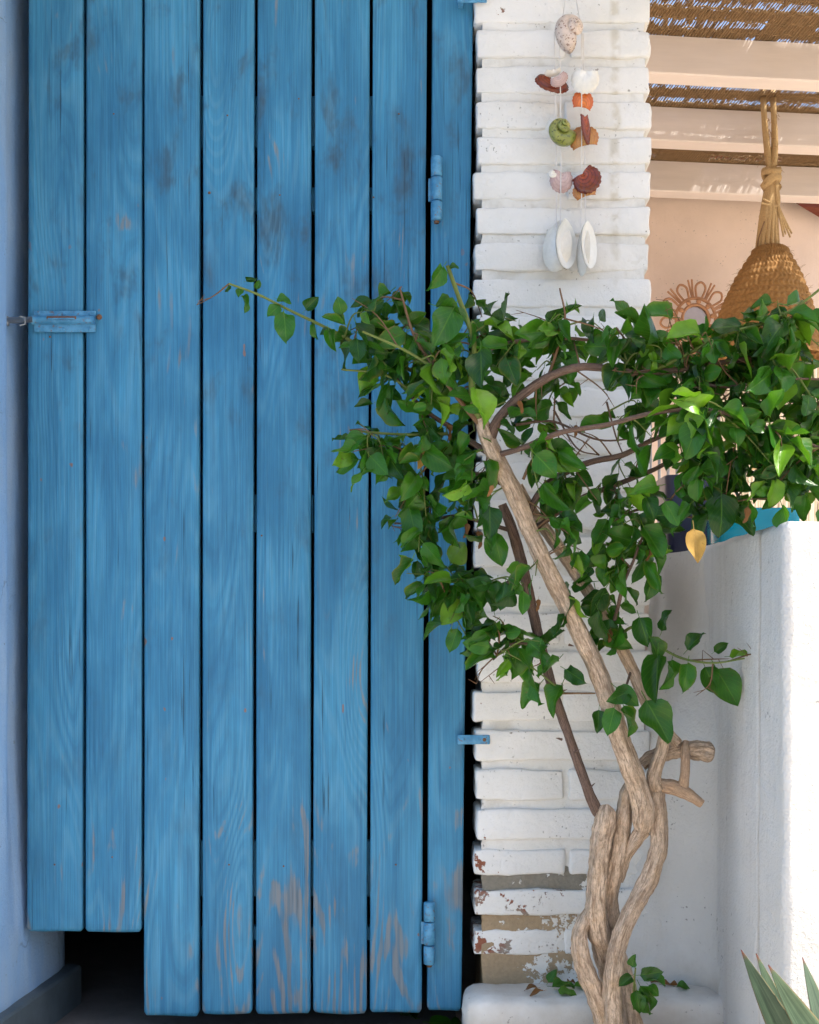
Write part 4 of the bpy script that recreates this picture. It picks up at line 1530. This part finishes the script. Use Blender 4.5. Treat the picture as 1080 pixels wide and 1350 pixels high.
branch([(686, 760, 2.10), (660, 772, 2.10), (625, 772, 2.11), (590, 790, 2.12)], 3.6, 1.8, seed=7)
branch([(676, 700, 2.10), (640, 690, 2.11), (600, 680, 2.12), (555, 690, 2.13), (520, 690, 2.13)], 3, 1.4, seed=8)
branch([(668, 640, 2.05), (630, 625, 2.06), (590, 620, 2.07), (540, 600, 2.08), (490, 580, 2.08)], 3.4, 1.4, seed=9)
branch([(632, 560, 2.03), (600, 520, 2.02), (570, 480, 2.02), (545, 440, 2.03), (527, 380, 2.04)], 3.2, 1.3, 'twig_brown', seed=10)
branch([(626, 470, 2.01), (660, 455, 2.0), (700, 448, 2.0), (750, 446, 2.0), (800, 450, 2.0), (850, 445, 1.98)], 3, 1.6, seed=11)
branch([(720, 505, 1.99), (735, 460, 1.99), (745, 420, 1.98), (738, 380, 1.98)], 2.2, 1.0, 'twig_brown', seed=12)
branch([(840, 500, 1.95), (900, 470, 1.93), (960, 440, 1.92), (1010, 425, 1.92), (1050, 405, 1.92), (1095, 370, 1.92)], 2.6, 1.4, 'twig', seed=13)
branch([(900, 500, 1.94), (960, 510, 1.92), (1020, 500, 1.9), (1090, 500, 1.9)], 2.4, 1.4, seed=14)
branch([(720, 860, 2.1), (700, 850, 2.09), (672, 850, 2.09), (650, 870, 2.09)], 2.4, 1.2, seed=15)
branch([(806, 832, 2.09), (815, 800, 2.07), (822, 770, 2.05), (835, 740, 2.03), (850, 700, 2.02)], 3, 1.4, seed=16)
branch([(815, 838, 2.09), (840, 826, 2.06), (866, 850, 2.04), (900, 868, 2.02), (940, 874, 2.0), (982, 868, 1.99)], 2.2, 1.1, 'twig', seed=17)
branch([(832, 885, 2.09), (820, 920, 2.07), (812, 930, 2.06)], 1.8, 1.0, seed=18)
branch([(740, 914, 2.09), (760, 914, 2.07), (785, 914, 2.06)], 1.6, 1.0, 'twig_brown', seed=19)
branch([(545, 490, 2.1), (480, 458, 2.08), (430, 432, 2.06), (380, 408, 2.05), (340, 388, 2.04), (302, 374, 2.03)], 2.6, 1.3, 'twig', seed=20)
branch([(590, 572, 2.08), (540, 573, 2.07), (500, 571, 2.06), (461, 567, 2.05)], 2.2, 1.4, 'twig', seed=21)
branch([(560, 530, 2.08), (510, 495, 2.06), (450, 487, 2.05)], 1.8, 1.2, 'twig', seed=22)
branch([(600, 505, 2.02), (540, 465, 2.0), (478, 437, 1.99)], 2.2, 1.5, 'twig', seed=23)
branch([(690, 632, 2.03), (700, 610, 2.02), (712, 603, 2.0), (726, 606, 1.99), (731, 620, 1.99)], 2.0, 1.0, 'twig_brown', seed=24, attach=False)
branch([(680, 560, 2.03), (730, 556, 2.05), (790, 580, 2.06), (850, 576, 2.06)], 2.0, 1.0, seed=25)
branch([(730, 540, 2.05), (760, 590, 2.06), (790, 600, 2.07)], 1.4, .8, seed=26)
branch([(800, 530, 2.02), (812, 575, 2.04), (822, 600, 2.05)], 1.4, .8, seed=27)
branch([(800, 690, 2.06), (850, 670, 2.03), (900, 680, 2.0), (960, 690, 1.98)], 2.0, 1.0, seed=28)

# leaf shapes
def leaf_mesh(name, L, W, fold, curl, wave, twist, mat, pet=.22, seed=0):
    nt, hs = 8, 2
    vs, fs, uvs = [], [], []
    for i in range(nt + 1):
        t = i / nt
        # ovate outline with a drawn-out tip
        w = W * 1.9 * (t ** .52) * ((1 - t) ** .92) * (1.04 + .08 * vnoise((t * 3, seed, 0), 1.5)) + (.02 * W if i == 0 else 0)
        if i == nt: w = 0.0006 / max(L, 1e-6) * L * .2
        cy = t - curl * .18 * t * t
        cz = -curl * (.42 * t * t)
        for j in range(-hs, hs + 1):
            s = j / hs
            z = cz + fold * abs(s) ** 1.3 * w + wave * .05 * math.sin(t * 9 + seed + s * 1.5) * abs(s)
            x = s * w * (1 - .22 * abs(fold))
            tw = twist * t
            x, z2 = x * math.cos(tw) - (z - cz) * math.sin(tw), x * math.sin(tw) + (z - cz) * math.cos(tw)
            vs.append((x * L, cy * L - (.06 * L * (1 - abs(s)) * 0), (cz + z2) * L)); uvs.append((s, t))
    W_ = 2 * hs + 1
    for i in range(nt):
        for j in range(2 * hs):
            a = i * W_ + j
            fs.append((a, a + 1, a + W_ + 1, a + W_))
    b = len(vs)
    r = .013 * L
    for (yy, zz) in ((-pet * L, .05 * L), (.05 * L, 0)):
        for k_ in range(3):
            an = 2 * math.pi * k_ / 3
            vs.append((r * math.cos(an), yy, zz + r * math.sin(an))); uvs.append((0, 0))
    for k_ in range(3):
        fs.append((b + k_, b + (k_ + 1) % 3, b + 3 + (k_ + 1) % 3, b + 3 + k_))
    me = bpy.data.meshes.new(name)
    me.from_pydata(vs, [], fs)
    uvl = me.uv_layers.new(name="UVMap")
    for lp in me.loops: uvl.data[lp.index].uv = uvs[lp.vertex_index]
    me.polygons.foreach_set("use_smooth", [True] * len(me.polygons))
    me.materials.append(mat)
    me.update()
    return me, np.array(vs), fs, uvs


LV = []
for i in range(10):
    LV.append(leaf_mesh('leaf', 1.0, random.uniform(.36, .52), random.uniform(.05, .75), random.uniform(-.25, .95), random.uniform(.5, 2.0), random.uniform(-.8, .8), M['leaf'], seed=i * 2.3))
for i in range(6):          # rolled, narrow and half-folded ones
    LV.append(leaf_mesh('leaf', 1.0, random.uniform(.26, .44), random.uniform(.6, 1.25), random.uniform(-.5, 1.5), random.uniform(1.0, 2.8), random.uniform(-1.5, 1.5), M['leaf'], seed=50 + i * 2.3))
LDRY = leaf_mesh('leaf', 1.0, .40, .4, .3, 1.2, .2, M['leaf_dry'], seed=31)
LBRN = leaf_mesh('leaf', 1.0, .28, .7, .8, 1.5, .9, M['leaf_brown'], seed=33)


def basis(d, nrm):
    d = d.normalized()
    x = d.cross(nrm)
    if x.length < 1e-5: x = d.orthogonal()
    x.normalize()
    z = x.cross(d).normalized()
    return Matrix(((x.x, d.x, z.x), (x.y, d.y, z.y), (x.z, d.z, z.z)))


leaves = []        # (point, direction, normal, length, variant)


def rnd(a, b_): return random.uniform(a, b_)


def add_leaf(p, d, L, nrm=None, var=None):
    if nrm is None:
        nrm = Vector((rnd(-1.0, 1.0), rnd(-1.1, .25), rnd(-.25, 1.0)))
    leaves.append((p, d, nrm, L, var if var is not None else random.randrange(16)))


twig_n = 0
stem_line = [P(a, b_, DT + d) for (a, b_, d) in main_pts[5:]]


def near_stem(q):
    """close in front of the bare leaning stem"""
    for a, b_ in zip(stem_line[:-1], stem_line[1:]):
        ab = b_ - a; ap = q - a
        ab2, ap2 = Vector((ab.x, ab.z)), Vector((ap.x, ap.z))
        t = max(0, min(1, ap2.dot(ab2) / ab2.length_squared))
        if (ap2 - ab2 * t).length < .032 and q.y < a.y + .02: return True
    return False



def in_frame(p):
    D = p.y + CAMD
    return 540 + p.x * F / D, HOR - (p.z - EYE) * F / D


def grow(cx, cy, rx, ry, D0, D1, n, size=(.025, .062)):
    """n leaves on twigs spread through an elliptic region of the crown"""
    global twig_n
    made = 0
    while made < n:
        a, q = rnd(0, 2 * math.pi), math.sqrt(random.random())
        D = rnd(D0, D1)
        tip = P(cx + rx * q * math.cos(a), cy + ry * q * math.sin(a), D)
        # attach to a near branch point, preferring one above and inwards
        best = min(random.sample(branch_pts, min(len(branch_pts), 70)), key=lambda b_: (b_ - tip).length + (.04 if b_.z < tip.z - .1 else 0))
        ln = (tip - best).length
        if ln > .14:
            best = tip + (best - tip) * (.14 / ln); ln = .14
        mid = (best + tip) * .5 + Vector((rnd(-.012, .012), rnd(-.012, .012), .012))
        path, rr = catmull([best, mid, tip], [.0016, .0012, .0007], 4)
        mb = MB(); mb.add(*tube(path, rr, 5, cap=False))
        if twig_n < 240:
            mb.build('twig', M['twig'] if random.random() < .65 else M['twig_brown'], tree, True)
        twig_n += 1
        m = random.randint(3, 6)
        side = 1
        for k_ in range(m):
            t = 1 - k_ / m * .85
            i = min(len(path) - 1, int(t * (len(path) - 1)))
            p = path[i]
            tan = (path[min(i + 1, len(path) - 1)] - path[max(0, i - 1)]).normalized()
            sv = tan.cross(Vector((0, -1, 0)))
            if sv.length < .01: sv = Vector((1, 0, 0))
            sv.normalize()
            d = tan * rnd(0, .6) + sv * side * rnd(.3, .9) + Vector((rnd(-.3, .3), rnd(-.55, .25), rnd(-1.0, -.1)))
            side = -side
            L = rnd(*size) * (1.0 if k_ else .8)
            made += 1
            if near_stem(p + d.normalized() * L * .6) and random.random() < .9: continue
            add_leaf(p + Vector((rnd(-.004, .004), rnd(-.004, .004), rnd(-.004, .004))), d, L)


REG = [
    (480, 445, 30, 26, 2.0, 2.1, 8), (480, 590, 26, 26, 2.02, 2.1, 8), (545, 610, 40, 30, 2.0, 2.1, 10), (600, 560, 40, 30, 1.98, 2.06, 10), (540, 700, 30, 24, 2.06, 2.14, 8), (620, 690, 40, 30, 2.02, 2.1, 8),
    # cx, cy, rx, ry, D0, D1, n
    (565, 470, 62, 52, 1.99, 2.12, 40), (520, 420, 46, 26, 2.0, 2.1, 16), (500, 480, 34, 34, 2.02, 2.1, 18), (620, 470, 56, 60, 1.94, 2.06, 34),
    (530, 530, 40, 22, 2.04, 2.12, 7), (610, 535, 50, 36, 1.98, 2.08, 14),
    (515, 592, 52, 30, 2.02, 2.12, 24), (590, 620, 56, 40, 2.0, 2.12, 21), (640, 650, 40, 44, 1.98, 2.08, 14),
    (560, 690, 48, 26, 2.06, 2.14, 18), (556, 730, 32, 34, 2.06, 2.14, 14), (610, 720, 48, 40, 2.06, 2.14, 9),
    (600, 790, 44, 36, 2.04, 2.14, 22), (648, 826, 54, 50, 2.02, 2.12, 36), (680, 870, 32, 26, 2.02, 2.1, 12), (700, 800, 34, 50, 1.99, 2.07, 20), (590, 760, 40, 26, 2.04, 2.14, 12),
    (690, 440, 56, 22, 1.98, 2.06, 22), (760, 445, 60, 26, 1.96, 2.06, 26), (830, 452, 50, 26, 1.94, 2.04, 26),
    (700, 505, 46, 34, 1.98, 2.1, 15), (760, 490, 50, 24, 1.98, 2.1, 14), (690, 585, 46, 44, 1.97, 2.04, 18), (745, 560, 30, 20, 2.0, 2.1, 4),
    (840, 515, 46, 36, 1.94, 2.06, 26), (780, 655, 40, 20, 2.02, 2.1, 8), (830, 630, 30, 20, 2.04, 2.1, 6),
    (740, 660, 46, 34, 1.98, 2.06, 24), (770, 690, 60, 36, 1.98, 2.08, 22), (830, 690, 44, 40, 1.98, 2.08, 20), (740, 720, 30, 30, 2.02, 2.08, 5),
    (870, 470, 46, 40, 1.92, 2.02, 28), (930, 470, 56, 44, 1.88, 2.02, 40), (1000, 450, 50, 44, 1.86, 2.0, 30), (1055, 440, 40, 44, 1.86, 2.0, 22),
    (890, 545, 50, 44, 1.88, 2.04, 40), (960, 545, 56, 44, 1.85, 2.02, 46), (1030, 540, 50, 50, 1.87, 2.0, 40), (1085, 520, 36, 60, 1.87, 2.0, 24),
    (920, 610, 44, 34, 1.88, 2.02, 24), (980, 620, 56, 40, 1.87, 2.0, 40), (1045, 620, 50, 46, 1.86, 1.98, 42), (1090, 610, 36, 56, 1.86, 1.98, 24), (1000, 655, 44, 24, 1.87, 1.96, 18), (930, 650, 40, 22, 1.86, 1.98, 14), (1060, 660, 36, 20, 1.87, 1.96, 12),
    (835, 760, 26, 40, 2.0, 2.08, 14), (800, 760, 36, 36, 2.04, 2.1, 14), (790, 820, 36, 40, 2.05, 2.1, 18), (770, 790, 26, 40, 2.05, 2.1, 12), (740, 840, 22, 22, 2.02, 2.08, 6),
]
for r_ in REG:
    r_ = list(r_)
    if r_[0] < 860: r_[6] = max(3, int(r_[6] * (.80 if r_[1] > 640 else .96)))
    grow(*r_)
# bare dry twigs through the inside of the crown
for k_ in range(46):
    q = random.choice(branch_pts)
    e = q + Vector((rnd(-.09, .09), rnd(-.05, .05), rnd(-.07, .08)))
    md = (q + e) * .5 + Vector((rnd(-.012, .012), rnd(-.012, .012), rnd(-.012, .012)))
    mb = MB(); pp, rr = catmull([q, md, e], [.0014, .0010, .0004], 4)
    mb.add(*tube(pp, rr, 4, cap=False))
    for z_ in range(3):
        i_ = random.randrange(2, len(pp)); e2 = pp[i_] + Vector((rnd(-.02, .02), rnd(-.01, .01), rnd(-.02, .02)))
        mb.add(*tube([pp[i_], e2], [.0007, .0003], 4, cap=False))
    mb.build('dead_twig', M['twig_brown'], tree, True)


def hand_leaf(px, py, D, tx, ty, Lpx, nrm=(0, -1, .25), var=None, tdep=-.008):
    """one leaf set by hand: base pixel, tip direction in the picture, length in photo pixels"""
    d = Vector((tx, tdep * 40, -ty)).normalized()
    p = P(px, py, D)
    add_leaf(p, d, Lpx * D / F, Vector(nrm) + Vector((rnd(-.25, .25), 0, rnd(-.2, .2))), var)


# sprig on the left
for a in ((318, 376, -.2, 1, 15), (322, 372, .7, -.3, 17), (338, 384, .2, -.8, 14), (324, 384, -.1, 1, 26), (362, 393, .8, .3, 22), (372, 400, -.6, .6, 24), (374, 404, .1, 1, 46), (400, 412, .5, -.5, 26), (412, 424, .3, .9, 22),
          (432, 430, .3, 1, 34), (440, 434, -.7, .3, 18), (306, 376, -.6, .5, 12), (470, 440, .1, 1, 36), (452, 420, -.2, -.8, 26), (478, 414, .6, -.3, 30)):
    hand_leaf(a[0], a[1], 2.045, a[2], a[3], a[4])
# top shoot with its single leaf, and the broad leaf below it
hand_leaf(588, 346, 1.975, -.45, .8, 40, (.5, -1, .1)); hand_leaf(590, 350, 1.98, .9, .3, 14)
hand_leaf(603, 398, 1.97, -.5, 1, 62, (.2, -1, .4), 3); hand_leaf(566, 402, 1.98, .9, .25, 50, (0, -1, .5)); hand_leaf(634, 452, 1.93, .0, 1, 56, (-.2, -1, .5), 1); hand_leaf(622, 500, 1.93, .35, 1, 62, (.3, -1, .4), 5)
# leaves hanging round the low right sprig
for a in ((888, 862, -.35, 1, 46), (868, 850, -.1, 1, 66), (902, 862, .5, -.7, 36), (908, 866, -.2, 1, 44), (926, 872, .4, 1, 40), (938, 872, .55, 1, 58), (938, 862, .7, -.5, 24), (956, 866, 1, -.1, 30), (870, 838, .4, -1, 34), (852, 832, .5, 1, 44),
          (840, 806, .3, 1, 44), (846, 730, .4, 1, 50), (862, 746, -.2, 1, 44), (820, 922, .2, 1, 46), (846, 912, .5, 1, 64), (812, 926, -.3, 1, 40), (806, 902, .8, .6, 40), (836, 908, -.9, .4, 36), (790, 930, -.1, 1, 32)):
    hand_leaf(a[0], a[1], rnd(2.0, 2.06), a[2], a[3], a[4])
# basal shoot
for a in ((832, 1278, .2, -1, 24), (838, 1286, .9, -.2, 40), (840, 1292, .5, 1, 52), (836, 1284, -.6, .4, 30), (846, 1284, .8, .3, 40), (838, 1298, .1, 1, 44), (852, 1296, .9, .8, 26), (846, 1306, .4, 1, 40)):
    hand_leaf(a[0], a[1], 2.03, a[2], a[3], a[4] * .8)
branch([(836, 1330, 2.07), (836, 1300, 2.04), (838, 1276, 2.03)], 1.8, 1.0, 'twig', attach=False)
# pale young leaves that catch the light at the front
for a in ((876, 640, -.9, .1, 44), (872, 655, .6, 1, 40), (848, 650, .4, .9, 36), (950, 640, 0, 1, 62), (984, 560, .5, 1, 60), (1000, 455, .3, 1, 58), (930, 440, -.8, .1, 50), (895, 420, -1, -.1, 48), (1040, 420, -.6, .6, 58), (1062, 470, -.2, 1, 52)):
    hand_leaf(a[0], a[1], rnd(1.90, 1.93), a[2], a[3], a[4], (rnd(-.3, .3), -1, .5))

# the leaves that show largest become objects, the rest one joined part
def size_in_view(l):
    p = l[0]; D = p.y + CAMD
    px, py = in_frame(p)
    vis = 1.0 if -20 < px < 1090 and 300 < py < 1360 else .2
    return vis * l[3] / D + (2.05 - D) * .02


order = sorted(range(len(leaves)), key=lambda i: -size_in_view(leaves[i]))
tree_off = root_offset(tree)
big = set(order[:292])
fol = MB()
for i, (p, d, nrm, L, var) in enumerate(leaves):
    B = basis(d, nrm)
    if i in big:
        o = bpy.data.objects.new('leaf', LV[var][0])
        col.objects.link(o)
        o.parent = tree
        Mx = B.to_4x4() @ Matrix.Diagonal((L, L, L, 1))
        Mx.translation = p - tree_off + d.normalized() * (.2 * L)
        o.matrix_local = Mx
    else:
        _, va, f_, u_ = LV[var]
        Bn = np.array(B) * L
        w = va @ Bn.T + np.array(p + d.normalized() * (.2 * L))
        fol.add(w.tolist(), f_, u_)
tag(fol.build('foliage', M['leaf'], tree, True), kind='stuff')


def special_leaf(name, me, p, d, nrm, L, parent, label=None):
    o = bpy.data.objects.new(name, me)
    col.objects.link(o)
    Mx = basis(d, nrm).to_4x4() @ Matrix.Diagonal((L, L, L, 1))
    Mx.translation = p - (root_offset(parent) if parent else Vector((0, 0, 0)))
    if parent: o.parent = parent
    o.matrix_local = Mx
    if label: o["label"] = label
    return o


special_leaf('dry_leaf', LDRY[0], P(915, 697, 1.86), Vector((.08, -.2, -1)), Vector((-.2, -1, .2)), 48 * 1.86 / F, tree, 'yellow dying leaf hanging by the parapet')
special_leaf('dry_leaf', LDRY[0], P(560, 592, 2.06), Vector((-.3, -.2, -1)), Vector((.3, -1, .2)), 30 * 2.06 / F, tree, 'yellowed leaf in front of the door')
for (a, b_, D, L) in ((986, 668, 1.86, 26), (590, 560, 2.06, 22), (684, 528, 1.98, 20), (700, 610, 2.0, 18), (630, 700, 2.08, 26), (616, 690, 2.08, 22), (760, 560, 2.02, 18), (855, 700, 2.02, 26), (858, 722, 2.02, 22), (805, 830, 2.06, 20), (650, 640, 2.0, 18), (740, 690, 2.02, 20), (568, 820, 2.1, 10), (710, 790, 2.04, 18)):
    special_leaf('dry_leaf', LBRN[0], P(a, b_, D), Vector((rnd(-.6, .6), rnd(-.4, .2), -1)), Vector((rnd(-.5, .5), -1, rnd(-.3, .5))), L * D / F, tree)

# ------------------------------------------------------------------ fallen leaves on the ledge and the ground
ZL = .1040
fl = [(723, 1303, 18, .9, 'green fallen leaf standing up against the bricks on the ledge', 'leaf', 1), (708, 1312, 20, 2.6, 'brown curled fallen leaf on the plaster ledge', 'brown', 0),
      (728, 1311, 28, .2, 'green crumpled fallen leaf among the litter on the ledge', 'leaf', 0), (736, 1316, 24, -.3, 'green fallen leaf at the front of the ledge litter', 'leaf', 0),
      (757, 1309, 24, .1, 'flat green fallen leaf on the ledge next to the trunk', 'leaf', 0), (875, 1307, 28, .4, 'brown dead leaf on the ledge right of the trunk', 'brown', 0),
      (892, 1311, 18, -.1, 'small green fallen leaf on the ledge near the parapet', 'leaf', 0), (738, 1306, 12, 1.2, 'tiny olive fallen leaf on the ledge', 'leaf', 0),
      (716, 1317, 20, 3.4, 'brown fallen leaf at the front edge of the ledge', 'brown', 0), (748, 1302, 16, .6, 'small brown leaf scrap at the back of the ledge', 'brown', 0), (868, 1303, 20, 2.2, 'curled brown leaf scrap behind the basal shoot', 'brown', 0)]
for i, (px, py, Lp, ang, lab, kd, up) in enumerate(fl):
    yl = -.012 - (py - 1298) / 22 * .085
    D = CAMD + yl
    p = Vector(((px - 540) * D / F, yl, ZL + .004))
    L = Lp * D / F
    me = LV[(i * 3) % 10][0] if kd == 'leaf' else LBRN[0]
    d = Vector((math.cos(ang), math.sin(ang), 0)) if not up else Vector((.5, .1, .8))
    nr = Vector((rnd(-.22, .22), rnd(-.28, .0), 1)) if not up else Vector((-.5, -.8, .3))
    o = special_leaf('fallen_leaf', me, p + Vector((0, 0, .004)), d, nr, L * 1.15, None)
    tag(o, lab, 'leaf', 'fallen leaves under the tree')
for i, (x, y, ang, lab) in enumerate(((.035, .085, .2, 'green fallen leaf on the ground below the door post'), (.075, .07, .5, 'second green fallen leaf on the ground beside the ledge'), (.012, .11, 2.2, 'fallen leaf on the ground just under the door edge'))):
    o = special_leaf('fallen_leaf', LV[i + 4][0], Vector((x, y, .010)), Vector((math.cos(ang), math.sin(ang), 0)), Vector((.1, -.3, 1)), .05, None)
    tag(o, lab, 'leaf', 'fallen leaves under the tree')

# ------------------------------------------------------------------ agave in the near corner
ag = empty('agave', (.515, -.70, 0))
tag(ag, 'grey green agave with red tipped blades before the parapet', 'agave')


def blade(base, tip, w, bend, roll, label=None):
    base, tip = Vector(base), Vector(tip)
    n_, hs = 16, 4
    ax = tip - base
    vs, fs, uvs = [], [], []
    side = ax.cross(Vector((math.sin(roll), -math.cos(roll), .35))).normalized()
    nr = side.cross(ax).normalized()
    for layer in (0, 1):
        for i in range(n_ + 1):
            t = i / n_
            c = base + ax * t + nr * bend * math.sin(math.pi * t) * ax.length
            wd = w * (.55 + .45 * math.sin(min(1, t * 1.9) * math.pi / 2)) * (1 - max(0, (t - .52) / .48) ** 2.0)
            wd = max(wd, .0004)
            for j in range(-hs, hs + 1):
                s = j / hs
                th = .0042 * (1 - s * s) * (1 - t * .75)
                off = -.34 * wd * (s * s - .5)
                vs.append(c + side * (s * wd) - nr * off + nr * (th if layer == 0 else -th))
                uvs.append(((s + 1) / 2, t))
    W_ = 2 * hs + 1
    N0 = (n_ + 1) * W_
    for layer in (0, 1):
        for i in range(n_):
            for j in range(2 * hs):
                a = layer * N0 + i * W_ + j
                q = (a, a + 1, a + W_ + 1, a + W_)
                fs.append(q if layer == 0 else q[::-1])
    mb = MB(); mb.add(vs, fs, uvs)
    mb.build('blade', M['agave'], ag, True, weld=1e-6)


bs = Vector((.545, -.71, .03))
for (px, py, D, w, bend, roll) in ((977, 1252, 1.60, .0185, .05, -.4), (997, 1257, 1.63, .0175, -.03, .4), (1013, 1272, 1.52, .020, -.12, .3), (1058, 1262, 1.70, .016, .02, .2)):
    tp = P(px, py, D)
    bb = bs + Vector((rnd(-.01, .01), rnd(-.01, .01), 0))
    if px == 1013: bb = Vector((.60, -.80, .10))
    blade(bb, tp, w, bend, roll)
for k_ in range(8):
    a = k_ / 8 * 2 * math.pi + .3
    blade(bs + Vector((.03, 0, -.01)), bs + Vector((.10 + .15 * math.cos(a), .10 * math.sin(a) - .08, .10 + rnd(0, .05))), .02, .06, a)
mb = MB(); vs, fs = rounded_box(.055, .05, .03, .025, 6, 6, 4, .006, 30); mb.add(vs, fs)
mb.build('base', M['soil'], ag, True, loc=(.56, -.71, .026), weld=1e-5)
